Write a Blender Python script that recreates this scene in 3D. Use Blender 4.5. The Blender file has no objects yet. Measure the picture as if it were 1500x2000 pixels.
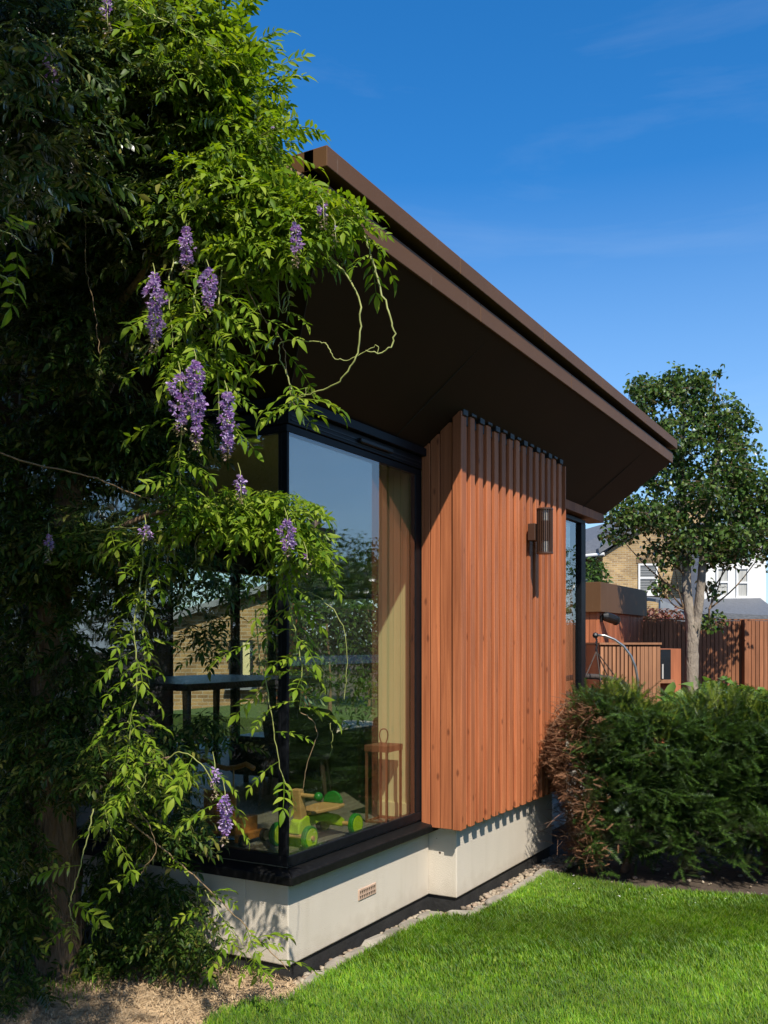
import bpy, bmesh, math, random
import numpy as np
from mathutils import Vector, Matrix

random.seed(7); rng = np.random.default_rng(7)
sc = bpy.context.scene
C = sc.collection
R = math.radians

# ------------------------------------------------------------------ camera
# world axes follow the garden room: +X along its right facade, +Y along its left facade, corner at the origin
TH = R(29.5); SN, CS = math.sin(TH), math.cos(TH)
F, CU, CV, EYE = 1838.0, 750.0, 1255.0, 1.5
CX, CY = 0.425 * SN - 4.18 * CS, -0.425 * CS - 4.18 * SN
def W(X, Y, Z):                       # metres right of / in front of the camera station, height -> world
    return (CX + SN * X + CS * Y, CY - CS * X + SN * Y, Z)
def PX(u, v, Y):                      # sight line at depth Y -> world
    return W((u - CU) / F * Y, Y, EYE - (v - CV) / F * Y)
def GR(u, v, z=0.0):                  # sight line meeting the level z -> world
    Y = F * (EYE - z) / (v - CV)
    return W((u - CU) / F * Y, Y, z)
def CAMC(p):                          # world -> X, Y, Z at the camera station
    da, db = p[0] - CX, p[1] - CY
    return (SN * da - CS * db, CS * da + SN * db, p[2])

cam = bpy.data.cameras.new('camera'); camo = bpy.data.objects.new('camera', cam); C.objects.link(camo)
camo.location = (CX, CY, EYE)
camo.rotation_euler = (R(90), 0, math.atan2(SN, CS) - math.pi / 2)
cam.sensor_fit = 'HORIZONTAL'; cam.sensor_width = 36; cam.lens = F / 1500 * 36
cam.shift_y = (CV - 1000) / 1500; cam.clip_start = 0.05; cam.clip_end = 500
sc.camera = camo

# ------------------------------------------------------------------ sky, sun, exposure
SUN_DIR = Vector((1.0, 1.0, -1.70)).normalized()
ELEV = math.asin(-SUN_DIR.z)
world = bpy.data.worlds.new('World'); sc.world = world; world.use_nodes = True
nt = world.node_tree; nt.nodes.clear()
sky = nt.nodes.new('ShaderNodeTexSky'); sky.sky_type = 'NISHITA'; sky.sun_disc = False
sky.sun_elevation = ELEV; sky.sun_rotation = math.atan2(-SUN_DIR.x, -SUN_DIR.y)
sky.altitude = 0; sky.air_density = 1.0; sky.dust_density = 0.6; sky.ozone_density = 6.0
hsv = nt.nodes.new('ShaderNodeHueSaturation'); hsv.inputs['Saturation'].default_value = 1.29; hsv.inputs['Value'].default_value = 1.1
nt.links.new(sky.outputs[0], hsv.inputs['Color'])
tc = nt.nodes.new('ShaderNodeTexCoord')
mp = nt.nodes.new('ShaderNodeMapping'); mp.inputs['Scale'].default_value = (1.3, 1.3, 7.0); mp.inputs['Rotation'].default_value = (R(12), R(-9), R(40)); mp.inputs['Location'].default_value = (0.7, 0.2, 0.35)
nt.links.new(tc.outputs['Generated'], mp.inputs['Vector'])
cn = nt.nodes.new('ShaderNodeTexNoise'); cn.inputs['Scale'].default_value = 1.7; cn.inputs['Detail'].default_value = 8; cn.inputs['Roughness'].default_value = 0.6; cn.inputs['Distortion'].default_value = 0.5
nt.links.new(mp.outputs[0], cn.inputs['Vector'])
cr = nt.nodes.new('ShaderNodeValToRGB'); cr.color_ramp.elements[0].position = 0.5; cr.color_ramp.elements[1].position = 0.85
cr.color_ramp.elements[1].color = (0.10, 0.10, 0.10, 1)
nt.links.new(cn.outputs[0], cr.inputs[0])
cm = nt.nodes.new('ShaderNodeMixRGB'); cm.inputs[2].default_value = (5.0, 5.4, 5.8, 1)
sxyz = nt.nodes.new('ShaderNodeSeparateXYZ'); nt.links.new(tc.outputs['Generated'], sxyz.inputs[0])
hz = nt.nodes.new('ShaderNodeMapRange'); hz.inputs[1].default_value = 0.44; hz.inputs[2].default_value = 0.0; hz.inputs[3].default_value = 0.0; hz.inputs[4].default_value = 0.6; nt.links.new(sxyz.outputs[2], hz.inputs[0])
hm = nt.nodes.new('ShaderNodeMixRGB'); hm.inputs[2].default_value = (3.2, 4.2, 5.5, 1); nt.links.new(hz.outputs[0], hm.inputs[0]); nt.links.new(hsv.outputs[0], hm.inputs[1])
nt.links.new(cr.outputs[0], cm.inputs[0]); nt.links.new(hm.outputs[0], cm.inputs[1])
bg = nt.nodes.new('ShaderNodeBackground'); bg.inputs['Strength'].default_value = 0.125
nt.links.new(cm.outputs[0], bg.inputs['Color'])
wo = nt.nodes.new('ShaderNodeOutputWorld'); nt.links.new(bg.outputs[0], wo.inputs[0])

sun = bpy.data.lights.new('sun', 'SUN'); sun.energy = 4.9; sun.angle = R(0.5); sun.color = (1.0, 0.94, 0.83)
suno = bpy.data.objects.new('sun', sun); C.objects.link(suno)
suno.rotation_euler = SUN_DIR.to_track_quat('-Z', 'Y').to_euler(); suno.location = (-6, -6, 12)
vs = sc.view_settings; vs.view_transform = 'Standard'; vs.look = 'None'; vs.gamma = 1; vs.use_curve_mapping = False; vs.exposure = 0.52
cy = sc.cycles; cy.max_bounces = 10; cy.diffuse_bounces = 2; cy.glossy_bounces = 4; cy.transmission_bounces = 6; cy.transparent_max_bounces = 16
cy.use_denoising = True; cy.caustics_reflective = False; cy.caustics_refractive = False; cy.sample_clamp_indirect = 6

# ------------------------------------------------------------------ materials
TONE = 0.82                            # all paints and plants a little below their first estimate
def tn(c): return tuple(TONE * q for q in c)
def mat(name, col, rough=0.6, metal=0.0, spec=0.5, noise=None, bump=None, island=None, objrand=None):
    """col: base colour; noise=(scale, amount, [vector scale]); bump=(scale, strength, distance, [vector scale]); island/objrand = list of colours"""
    col = tn(col); island = island and [tn(c) for c in island]; objrand = objrand and [tn(c) for c in objrand]
    m = bpy.data.materials.new(name); m.use_nodes = True; t = m.node_tree; n = t.nodes; b = n['Principled BSDF']
    b.inputs['Roughness'].default_value = rough; b.inputs['Metallic'].default_value = metal
    b.inputs['Specular IOR Level'].default_value = spec
    tcn = n.new('ShaderNodeTexCoord')
    rgb = n.new('ShaderNodeRGB'); rgb.outputs[0].default_value = (*col, 1); out = rgb.outputs[0]
    if island or objrand:
        src = n.new('ShaderNodeNewGeometry').outputs['Random Per Island'] if island else n.new('ShaderNodeObjectInfo').outputs['Random']
        ra = n.new('ShaderNodeValToRGB'); cols = island or objrand
        while len(ra.color_ramp.elements) < len(cols): ra.color_ramp.elements.new(0.5)
        for i, c in enumerate(cols):
            ra.color_ramp.elements[i].position = i / (len(cols) - 1); ra.color_ramp.elements[i].color = (*c, 1)
        t.links.new(src, ra.inputs[0]); out = ra.outputs[0]
    if noise:
        nz = n.new('ShaderNodeTexNoise'); nz.inputs['Scale'].default_value = noise[0]; nz.inputs['Detail'].default_value = 6
        mpn = n.new('ShaderNodeMapping'); mpn.inputs['Scale'].default_value = noise[2] if len(noise) > 2 else (1, 1, 1)
        t.links.new(tcn.outputs['Object'], mpn.inputs[0]); t.links.new(mpn.outputs[0], nz.inputs['Vector'])
        mr = n.new('ShaderNodeMapRange'); mr.inputs[1].default_value = 0.25; mr.inputs[2].default_value = 0.75
        mr.inputs[3].default_value = 1 - noise[1]; mr.inputs[4].default_value = 1 + noise[1]
        t.links.new(nz.outputs[0], mr.inputs[0])
        mx = n.new('ShaderNodeVectorMath'); mx.operation = 'SCALE'
        t.links.new(out, mx.inputs[0]); t.links.new(mr.outputs[0], mx.inputs['Scale']); out = mx.outputs[0]
    t.links.new(out, b.inputs['Base Color'])
    if bump:
        nb = n.new('ShaderNodeTexNoise'); nb.inputs['Scale'].default_value = bump[0]; nb.inputs['Detail'].default_value = 5
        mpb = n.new('ShaderNodeMapping'); mpb.inputs['Scale'].default_value = bump[3] if len(bump) > 3 else (1, 1, 1)
        t.links.new(tcn.outputs['Object'], mpb.inputs[0]); t.links.new(mpb.outputs[0], nb.inputs['Vector'])
        bp = n.new('ShaderNodeBump'); bp.inputs['Strength'].default_value = bump[1]; bp.inputs['Distance'].default_value = bump[2]
        t.links.new(nb.outputs[0], bp.inputs['Height']); t.links.new(bp.outputs[0], b.inputs['Normal'])
    return m

def leaf_mat(name, cols, trans=0.4, gloss=0.12, rough=0.45, tint=(1.5, 1.5, 0.35)):
    cols = [tn(c) for c in cols]
    m = bpy.data.materials.new(name); m.use_nodes = True; t = m.node_tree; n = t.nodes; n.clear()
    g = n.new('ShaderNodeNewGeometry'); ra = n.new('ShaderNodeValToRGB')
    while len(ra.color_ramp.elements) < len(cols): ra.color_ramp.elements.new(0.5)
    for i, c in enumerate(cols):
        ra.color_ramp.elements[i].position = i / (len(cols) - 1); ra.color_ramp.elements[i].color = (*c, 1)
    oi = n.new('ShaderNodeObjectInfo'); ad = n.new('ShaderNodeMath'); ad.operation = 'ADD'; fr = n.new('ShaderNodeMath'); fr.operation = 'FRACT'
    t.links.new(g.outputs['Random Per Island'], ad.inputs[0]); t.links.new(oi.outputs['Random'], ad.inputs[1])
    t.links.new(ad.outputs[0], fr.inputs[0]); t.links.new(fr.outputs[0], ra.inputs[0])
    d = n.new('ShaderNodeBsdfDiffuse'); tr = n.new('ShaderNodeBsdfTranslucent'); gl = n.new('ShaderNodeBsdfGlossy'); gl.inputs['Roughness'].default_value = rough
    vm = n.new('ShaderNodeVectorMath'); vm.operation = 'MULTIPLY'; vm.inputs[1].default_value = tint
    t.links.new(ra.outputs[0], vm.inputs[0]); t.links.new(ra.outputs[0], d.inputs[0]); t.links.new(vm.outputs[0], tr.inputs[0])
    m1 = n.new('ShaderNodeMixShader'); m1.inputs[0].default_value = trans; t.links.new(d.outputs[0], m1.inputs[1]); t.links.new(tr.outputs[0], m1.inputs[2])
    fz = n.new('ShaderNodeFresnel'); fz.inputs[0].default_value = 1.45
    mm = n.new('ShaderNodeMath'); mm.operation = 'MULTIPLY_ADD'; mm.inputs[1].default_value = gloss * 3; mm.inputs[2].default_value = 0.0
    t.links.new(fz.outputs[0], mm.inputs[0])
    m2 = n.new('ShaderNodeMixShader'); t.links.new(mm.outputs[0], m2.inputs[0]); t.links.new(m1.outputs[0], m2.inputs[1]); t.links.new(gl.outputs[0], m2.inputs[2])
    o = n.new('ShaderNodeOutputMaterial'); t.links.new(m2.outputs[0], o.inputs[0])
    return m

def wood_mat(name, c0, c1, dark, knots=True, zs=1.2):
    c0, c1, dark = tn(c0), tn(c1), tn(dark)
    m = bpy.data.materials.new(name); m.use_nodes = True; t = m.node_tree; n = t.nodes; b = n['Principled BSDF']
    b.inputs['Roughness'].default_value = 0.62; b.inputs['Specular IOR Level'].default_value = 0.3
    tcn = n.new('ShaderNodeTexCoord'); oi = n.new('ShaderNodeObjectInfo')
    off = n.new('ShaderNodeVectorMath'); off.operation = 'SCALE'; off.inputs[0].default_value = (13.1, 7.7, 31.0); t.links.new(oi.outputs['Random'], off.inputs['Scale'])
    ad = n.new('ShaderNodeVectorMath'); ad.operation = 'ADD'; t.links.new(tcn.outputs['Object'], ad.inputs[0]); t.links.new(off.outputs[0], ad.inputs[1])
    mpn = n.new('ShaderNodeMapping'); mpn.inputs['Scale'].default_value = (38, 38, zs); t.links.new(ad.outputs[0], mpn.inputs[0])
    nz = n.new('ShaderNodeTexNoise'); nz.inputs['Scale'].default_value = 1.6; nz.inputs['Detail'].default_value = 7; nz.inputs['Distortion'].default_value = 0.6; t.links.new(mpn.outputs[0], nz.inputs['Vector'])
    ra = n.new('ShaderNodeValToRGB'); ra.color_ramp.elements[0].position = 0.3; ra.color_ramp.elements[1].position = 0.72
    ra.color_ramp.elements[0].color = (*c0, 1); ra.color_ramp.elements[1].color = (*c1, 1); t.links.new(nz.outputs[0], ra.inputs[0]); out = ra.outputs[0]
    # each board its own tone, broad weathering patches
    n2 = n.new('ShaderNodeTexNoise'); n2.inputs['Scale'].default_value = 1.3; n2.inputs['Detail'].default_value = 4; mp2 = n.new('ShaderNodeMapping'); mp2.inputs['Scale'].default_value = (3, 3, 0.8)
    t.links.new(ad.outputs[0], mp2.inputs[0]); t.links.new(mp2.outputs[0], n2.inputs['Vector'])
    mr = n.new('ShaderNodeMapRange'); mr.inputs[1].default_value = 0.3; mr.inputs[2].default_value = 0.7; mr.inputs[3].default_value = 0.76; mr.inputs[4].default_value = 1.15; t.links.new(n2.outputs[0], mr.inputs[0])
    mo = n.new('ShaderNodeMapRange'); mo.inputs[3].default_value = 0.80; mo.inputs[4].default_value = 1.13; t.links.new(oi.outputs['Random'], mo.inputs[0])
    mu = n.new('ShaderNodeMath'); mu.operation = 'MULTIPLY'; t.links.new(mr.outputs[0], mu.inputs[0]); t.links.new(mo.outputs[0], mu.inputs[1])
    sv = n.new('ShaderNodeVectorMath'); sv.operation = 'SCALE'; t.links.new(out, sv.inputs[0]); t.links.new(mu.outputs[0], sv.inputs['Scale']); out = sv.outputs[0]
    if knots:
        mp3 = n.new('ShaderNodeMapping'); mp3.inputs['Scale'].default_value = (13, 13, 5.5); t.links.new(ad.outputs[0], mp3.inputs[0])
        vo = n.new('ShaderNodeTexVoronoi'); vo.inputs['Scale'].default_value = 1.0; vo.inputs['Randomness'].default_value = 1; t.links.new(mp3.outputs[0], vo.inputs['Vector'])
        kr = n.new('ShaderNodeMapRange'); kr.inputs[1].default_value = 0.06; kr.inputs[2].default_value = 0.15; kr.inputs[3].default_value = 0.75; kr.inputs[4].default_value = 0; t.links.new(vo.outputs['Distance'], kr.inputs[0])
        mk = n.new('ShaderNodeMixRGB'); mk.inputs[2].default_value = (*dark, 1); t.links.new(kr.outputs[0], mk.inputs[0]); t.links.new(out, mk.inputs[1]); out = mk.outputs[0]
    # silvered streaks and pale rubbed marks
    mp4 = n.new('ShaderNodeMapping'); mp4.inputs['Scale'].default_value = (16, 16, 1.1); t.links.new(ad.outputs[0], mp4.inputs[0])
    n4 = n.new('ShaderNodeTexNoise'); n4.inputs['Scale'].default_value = 1.0; n4.inputs['Detail'].default_value = 5; t.links.new(mp4.outputs[0], n4.inputs['Vector'])
    r4 = n.new('ShaderNodeMapRange'); r4.inputs[1].default_value = 0.55; r4.inputs[2].default_value = 0.8; r4.inputs[3].default_value = 0; r4.inputs[4].default_value = 0.34; t.links.new(n4.outputs[0], r4.inputs[0])
    m4 = n.new('ShaderNodeMixRGB'); m4.inputs[2].default_value = (c0[0] * .70, c0[1] * .90, c0[2] * 1.25, 1); t.links.new(r4.outputs[0], m4.inputs[0]); t.links.new(out, m4.inputs[1]); out = m4.outputs[0]
    mp5 = n.new('ShaderNodeMapping'); mp5.inputs['Scale'].default_value = (26, 26, 3.0); t.links.new(tcn.outputs['Object'], mp5.inputs[0])
    n5 = n.new('ShaderNodeTexNoise'); n5.inputs['Scale'].default_value = 1.0; n5.inputs['Detail'].default_value = 9; n5.inputs['Roughness'].default_value = 0.75; t.links.new(mp5.outputs[0], n5.inputs['Vector'])
    r5 = n.new('ShaderNodeMapRange'); r5.inputs[1].default_value = 0.70; r5.inputs[2].default_value = 0.76; r5.inputs[3].default_value = 0; r5.inputs[4].default_value = 0.6; t.links.new(n5.outputs[0], r5.inputs[0])
    m5 = n.new('ShaderNodeMixRGB'); m5.inputs[2].default_value = (0.62, 0.42, 0.31, 1); t.links.new(r5.outputs[0], m5.inputs[0]); t.links.new(out, m5.inputs[1]); out = m5.outputs[0]
    t.links.new(out, b.inputs['Base Color'])
    bp = n.new('ShaderNodeBump'); bp.inputs['Strength'].default_value = 0.25; bp.inputs['Distance'].default_value = 0.004; t.links.new(nz.outputs[0], bp.inputs['Height']); t.links.new(bp.outputs[0], b.inputs['Normal'])
    return m

def glass_mat(name, ior=1.6, tint=(0.96, 0.98, 0.94)):
    m = bpy.data.materials.new(name); m.use_nodes = True; t = m.node_tree; n = t.nodes; n.clear()
    gm = n.new('ShaderNodeNewGeometry'); dt = n.new('ShaderNodeVectorMath'); dt.operation = 'DOT_PRODUCT'; t.links.new(gm.outputs['Incoming'], dt.inputs[0]); t.links.new(gm.outputs['Normal'], dt.inputs[1])
    ab_ = n.new('ShaderNodeMath'); ab_.operation = 'ABSOLUTE'; t.links.new(dt.outputs['Value'], ab_.inputs[0])
    su = n.new('ShaderNodeMath'); su.operation = 'SUBTRACT'; su.inputs[0].default_value = 1.0; t.links.new(ab_.outputs[0], su.inputs[1])
    pw = n.new('ShaderNodeMath'); pw.operation = 'POWER'; pw.inputs[1].default_value = 5.0; t.links.new(su.outputs[0], pw.inputs[0])
    f0 = ((ior - 1) / (ior + 1)) ** 2
    fz = n.new('ShaderNodeMath'); fz.operation = 'MULTIPLY_ADD'; fz.inputs[1].default_value = 1 - f0; fz.inputs[2].default_value = f0; t.links.new(pw.outputs[0], fz.inputs[0])
    tr = n.new('ShaderNodeBsdfTransparent'); tr.inputs[0].default_value = (*tint, 1)
    gl = n.new('ShaderNodeBsdfGlossy'); gl.inputs['Roughness'].default_value = 0.0; gl.inputs[0].default_value = (0.94, 0.97, 1, 1)
    mx = n.new('ShaderNodeMixShader'); t.links.new(fz.outputs[0], mx.inputs[0]); t.links.new(tr.outputs[0], mx.inputs[1]); t.links.new(gl.outputs[0], mx.inputs[2])
    o = n.new('ShaderNodeOutputMaterial'); t.links.new(mx.outputs[0], o.inputs[0]); return m

def brick_mat(name, c1, c2, mortar, scale, axis=(1, 0)):
    c1, c2, mortar = tn(c1), tn(c2), tn(mortar)
    m = bpy.data.materials.new(name); m.use_nodes = True; t = m.node_tree; n = t.nodes; b = n['Principled BSDF']; b.inputs['Roughness'].default_value = 0.9
    tcn = n.new('ShaderNodeTexCoord'); sp = n.new('ShaderNodeSeparateXYZ'); t.links.new(tcn.outputs['Object'], sp.inputs[0])
    # brick runs along the wall, whichever way it faces: use the run coordinate x*ax + y*ay
    mx_ = n.new('ShaderNodeMath'); mx_.operation = 'MULTIPLY'; mx_.inputs[1].default_value = axis[0]; t.links.new(sp.outputs[0], mx_.inputs[0])
    my_ = n.new('ShaderNodeMath'); my_.operation = 'MULTIPLY_ADD'; my_.inputs[1].default_value = axis[1]; t.links.new(sp.outputs[1], my_.inputs[0]); t.links.new(mx_.outputs[0], my_.inputs[2])
    cb = n.new('ShaderNodeCombineXYZ'); t.links.new(my_.outputs[0], cb.inputs[0]); t.links.new(sp.outputs[2], cb.inputs[1])
    br = n.new('ShaderNodeTexBrick'); br.inputs['Color1'].default_value = (*c1, 1); br.inputs['Color2'].default_value = (*c2, 1); br.inputs['Mortar'].default_value = (*mortar, 1)
    br.inputs['Scale'].default_value = 1.0; br.inputs['Brick Width'].default_value = 0.225 * scale; br.inputs['Row Height'].default_value = 0.075 * scale; br.inputs['Mortar Size'].default_value = 0.008 * scale; br.inputs['Bias'].default_value = -0.1
    t.links.new(cb.outputs[0], br.inputs['Vector'])
    nz = n.new('ShaderNodeTexNoise'); nz.inputs['Scale'].default_value = 1.1; nz.inputs['Detail'].default_value = 8; t.links.new(tcn.outputs['Object'], nz.inputs['Vector'])
    mr = n.new('ShaderNodeMapRange'); mr.inputs[1].default_value = .25; mr.inputs[2].default_value = .75; mr.inputs[3].default_value = 0.6; mr.inputs[4].default_value = 1.3; t.links.new(nz.outputs[0], mr.inputs[0])
    sv = n.new('ShaderNodeVectorMath'); sv.operation = 'SCALE'; t.links.new(br.outputs['Color'], sv.inputs[0]); t.links.new(mr.outputs[0], sv.inputs['Scale']); t.links.new(sv.outputs[0], b.inputs['Base Color'])
    bp = n.new('ShaderNodeBump'); bp.inputs['Strength'].default_value = 0.6; bp.inputs['Distance'].default_value = 0.01; bp.invert = True; t.links.new(br.outputs['Fac'], bp.inputs['Height']); t.links.new(bp.outputs[0], b.inputs['Normal'])
    return m

M = {}
def stucco_mat(name, col):
    m = mat(name, col, 0.9, spec=0.15, noise=(2.2, 0.07), bump=(230, 0.5, 0.006)); t = m.node_tree; n = t.nodes; b = n['Principled BSDF']
    src = b.inputs['Base Color'].links[0].from_socket; tcn = n.new('ShaderNodeTexCoord'); sp = n.new('ShaderNodeSeparateXYZ'); t.links.new(tcn.outputs['Object'], sp.inputs[0])
    nz = n.new('ShaderNodeTexNoise'); nz.inputs['Scale'].default_value = 14; nz.inputs['Detail'].default_value = 8; t.links.new(tcn.outputs['Object'], nz.inputs['Vector'])
    sm = n.new('ShaderNodeMath'); sm.operation = 'MULTIPLY_ADD'; sm.inputs[1].default_value = 0.20; t.links.new(nz.outputs[0], sm.inputs[0])      # splash height wobbles with the noise
    iv = n.new('ShaderNodeMath'); iv.operation = 'MULTIPLY'; iv.inputs[1].default_value = -1; t.links.new(sp.outputs[2], iv.inputs[0]); t.links.new(iv.outputs[0], sm.inputs[2])
    mr = n.new('ShaderNodeMapRange'); mr.inputs[1].default_value = -0.05; mr.inputs[2].default_value = 0.06; mr.inputs[3].default_value = 0; mr.inputs[4].default_value = 0.3; t.links.new(sm.outputs[0], mr.inputs[0])
    mx = n.new('ShaderNodeMixRGB'); mx.inputs[2].default_value = (0.30, 0.235, 0.16, 1); t.links.new(mr.outputs[0], mx.inputs[0]); t.links.new(src, mx.inputs[1])
    mps = n.new('ShaderNodeMapping'); mps.inputs['Scale'].default_value = (9, 9, 0.9); t.links.new(tcn.outputs['Object'], mps.inputs[0]); n2 = n.new('ShaderNodeTexNoise'); n2.inputs['Scale'].default_value = 1.2; n2.inputs['Detail'].default_value = 6; t.links.new(mps.outputs[0], n2.inputs['Vector'])
    m2 = n.new('ShaderNodeMapRange'); m2.inputs[1].default_value = .52; m2.inputs[2].default_value = .8; m2.inputs[3].default_value = 0; m2.inputs[4].default_value = .3; t.links.new(n2.outputs[0], m2.inputs[0])
    mx2 = n.new('ShaderNodeMixRGB'); mx2.inputs[2].default_value = (0.42, 0.36, 0.27, 1); t.links.new(m2.outputs[0], mx2.inputs[0]); t.links.new(mx.outputs[0], mx2.inputs[1]); t.links.new(mx2.outputs[0], b.inputs['Base Color'])
    return m
M['render'] = stucco_mat('cream_render', (0.69, 0.61, 0.50))
M['bitumen'] = mat('bitumen', (0.018, 0.017, 0.016), 0.75, noise=(9, 0.5), bump=(40, 0.5, 0.01))
M['frame'] = mat('black_aluminium', (0.007, 0.008, 0.010), 0.45, spec=0.15, noise=(30, 0.3))
M['sill'] = mat('dusty_black_sill', (0.008, 0.008, 0.008), 0.5, spec=0.15, noise=(45, 0.6), bump=(90, 0.15, 0.002))
M['vent'] = mat('black_plastic', (0.006, 0.006, 0.006), 0.5)
M['clad'] = wood_mat('stained_cladding', (0.39, 0.117, 0.045), (0.62, 0.205, 0.080), (0.15, 0.042, 0.018))
M['clad_shed'] = wood_mat('stained_shed_boards', (0.40, 0.125, 0.052), (0.52, 0.175, 0.075), (0.15, 0.04, 0.018), knots=False)
M['slat'] = wood_mat('brown_fence_slats', (0.28, 0.108, 0.048), (0.41, 0.162, 0.073), (0.12, 0.04, 0.018), knots=False)
M['slat_pale'] = wood_mat('pale_store_slats', (0.33, 0.150, 0.072), (0.46, 0.215, 0.105), (0.2, 0.08, 0.04), knots=False)
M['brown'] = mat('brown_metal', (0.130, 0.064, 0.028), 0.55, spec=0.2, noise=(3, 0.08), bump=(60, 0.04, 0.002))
def streaky(m, col, amt):
    t = m.node_tree; n = t.nodes; b = n['Principled BSDF']; src = b.inputs['Base Color'].links[0].from_socket; tcn = n.new('ShaderNodeTexCoord'); mps = n.new('ShaderNodeMapping'); mps.inputs['Scale'].default_value = (38, 38, 2.2); t.links.new(tcn.outputs['Object'], mps.inputs[0])
    nz = n.new('ShaderNodeTexNoise'); nz.inputs['Scale'].default_value = 1; nz.inputs['Detail'].default_value = 6; nz.inputs['Roughness'].default_value = .7; t.links.new(mps.outputs[0], nz.inputs['Vector'])
    mr = n.new('ShaderNodeMapRange'); mr.inputs[1].default_value = .64; mr.inputs[2].default_value = .76; mr.inputs[3].default_value = 0; mr.inputs[4].default_value = amt; t.links.new(nz.outputs[0], mr.inputs[0])
    mx = n.new('ShaderNodeMixRGB'); mx.inputs[2].default_value = (*col, 1); t.links.new(mr.outputs[0], mx.inputs[0]); t.links.new(src, mx.inputs[1]); t.links.new(mx.outputs[0], b.inputs['Base Color'])
streaky(M['brown'], (0.34, 0.28, 0.22), .55)
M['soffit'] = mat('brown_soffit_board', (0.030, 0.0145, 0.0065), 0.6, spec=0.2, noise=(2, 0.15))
M['black_gap'] = mat('black_gutter', (0.010, 0.010, 0.011), 0.5)
M['olive'] = mat('olive_paint', (0.76, 0.69, 0.37), 0.7, spec=0.2, noise=(1.3, 0.04))
M['floor'] = mat('grey_oak_floor', (0.20, 0.18, 0.13), 0.4, noise=(3, 0.25, (2, 12, 1)))
M['dark_int'] = mat('dark_upholstery', (0.018, 0.020, 0.024), 0.9, noise=(60, 0.3), bump=(300, 0.4, 0.003))
M['navy'] = mat('navy_fabric', (0.014, 0.022, 0.035), 0.9, noise=(30, 0.35))
M['dark_wood'] = mat('dark_table_wood', (0.05, 0.032, 0.022), 0.35, noise=(8, 0.3, (1, 12, 1)))
M['glass'] = glass_mat('window_glass', 2.5)
M['glass_far'] = glass_mat('clear_glass', 1.3)
M['terracotta'] = mat('terracotta', (0.56, 0.38, 0.27), 0.85, noise=(25, 0.2))
M['bronze'] = mat('bronze_lamp_metal', (0.095, 0.050, 0.032), 0.4, metal=0.35, spec=0.5)
M['frost'] = mat('frosted_lamp_glass', (0.62, 0.60, 0.55), 0.35)
M['rust'] = mat('rust_lantern', (0.18, 0.065, 0.028), 0.6, noise=(20, 0.2))
M['lime'] = mat('lime_paint', (0.46, 0.66, 0.02), 0.35)
M['green_rubber'] = mat('green_toy_paint', (0.02, 0.22, 0.025), 0.35)
M['toy_wood'] = mat('beech_toy_wood', (0.62, 0.36, 0.13), 0.4, noise=(10, 0.15, (1, 1, 9)))
M['orange_wood'] = mat('varnished_walker_wood', (0.50, 0.20, 0.045), 0.35, noise=(10, 0.25, (1, 1, 9)))
M['rubber'] = mat('black_rubber', (0.012, 0.012, 0.012), 0.8)
M['chrome'] = mat('chrome', (0.7, 0.7, 0.7), 0.18, metal=1.0)
M['steel'] = mat('brushed_steel', (0.55, 0.52, 0.46), 0.32, metal=0.9)
M['rope'] = mat('dark_rope', (0.07, 0.05, 0.04), 0.9)
M['rattan'] = mat('dark_rattan', (0.05, 0.035, 0.028), 0.7, bump=(200, 0.6, 0.01))
M['bark'] = mat('wisteria_bark', (0.25, 0.16, 0.09), 0.95, noise=(7, 0.35, (3, 3, 0.6)), bump=(9, 1.0, 0.05, (5, 5, 0.7)))
M['bark_tree'] = mat('pale_grey_bark', (0.30, 0.245, 0.185), 0.95, noise=(9, 0.3), bump=(30, 1.0, 0.02, (1.5, 1.5, 0.5)))
M['twig'] = mat('green_stem', (0.30, 0.32, 0.085), 0.6, noise=(20, 0.25))
M['stem_brown'] = mat('brown_stem', (0.26, 0.17, 0.085), 0.8, noise=(20, 0.3))
M['dead_twig'] = mat('dead_yew_twig', (0.22, 0.12, 0.07), 0.9, noise=(30, 0.3))
M['leaf'] = leaf_mat('wisteria_shaded_leaf', [(0.016, 0.040, 0.005), (0.029, 0.066, 0.007), (0.045, 0.090, 0.009), (0.08, 0.13, 0.015), (0.20, 0.19, 0.035)], trans=0.25)  # darker leaf colour stands in for shade at the left and rear
M['leaf_hero'] = leaf_mat('wisteria_sunlit_leaf', [(0.100, 0.190, 0.012), (0.165, 0.275, 0.017), (0.245, 0.355, 0.028), (0.350, 0.430, 0.050)], trans=0.45, gloss=0.06)  # brighter leaf colour painted for the sunlit side and hanging shoots
M['petal'] = leaf_mat('wisteria_petal', [(0.34, 0.17, 0.52), (0.50, 0.35, 0.68), (0.72, 0.62, 0.80), (0.46, 0.20, 0.54), (0.62, 0.48, 0.74)], trans=0.35, gloss=0.02, tint=(1.1, 1.0, 1.1))
M['bud'] = leaf_mat('spent_bud', [(0.36, 0.28, 0.16), (0.46, 0.40, 0.22), (0.40, 0.26, 0.30)], trans=0.3, gloss=0.02, tint=(1, 1, 0.8))
M['yew'] = leaf_mat('yew_needles', [(0.020, 0.052, 0.009), (0.042, 0.092, 0.013), (0.085, 0.155, 0.020)], trans=0.25, gloss=0.12)
M['yew_new'] = leaf_mat('yew_new_growth', [(0.100, 0.150, 0.014), (0.150, 0.200, 0.020), (0.20, 0.235, 0.028)], trans=0.3, gloss=0.1)
M['yew_dead'] = leaf_mat('dead_yew_needles', [(0.15, 0.070, 0.038), (0.26, 0.125, 0.066), (0.38, 0.21, 0.12)], trans=0.15, gloss=0.02, tint=(1, 0.9, 0.8))
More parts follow.
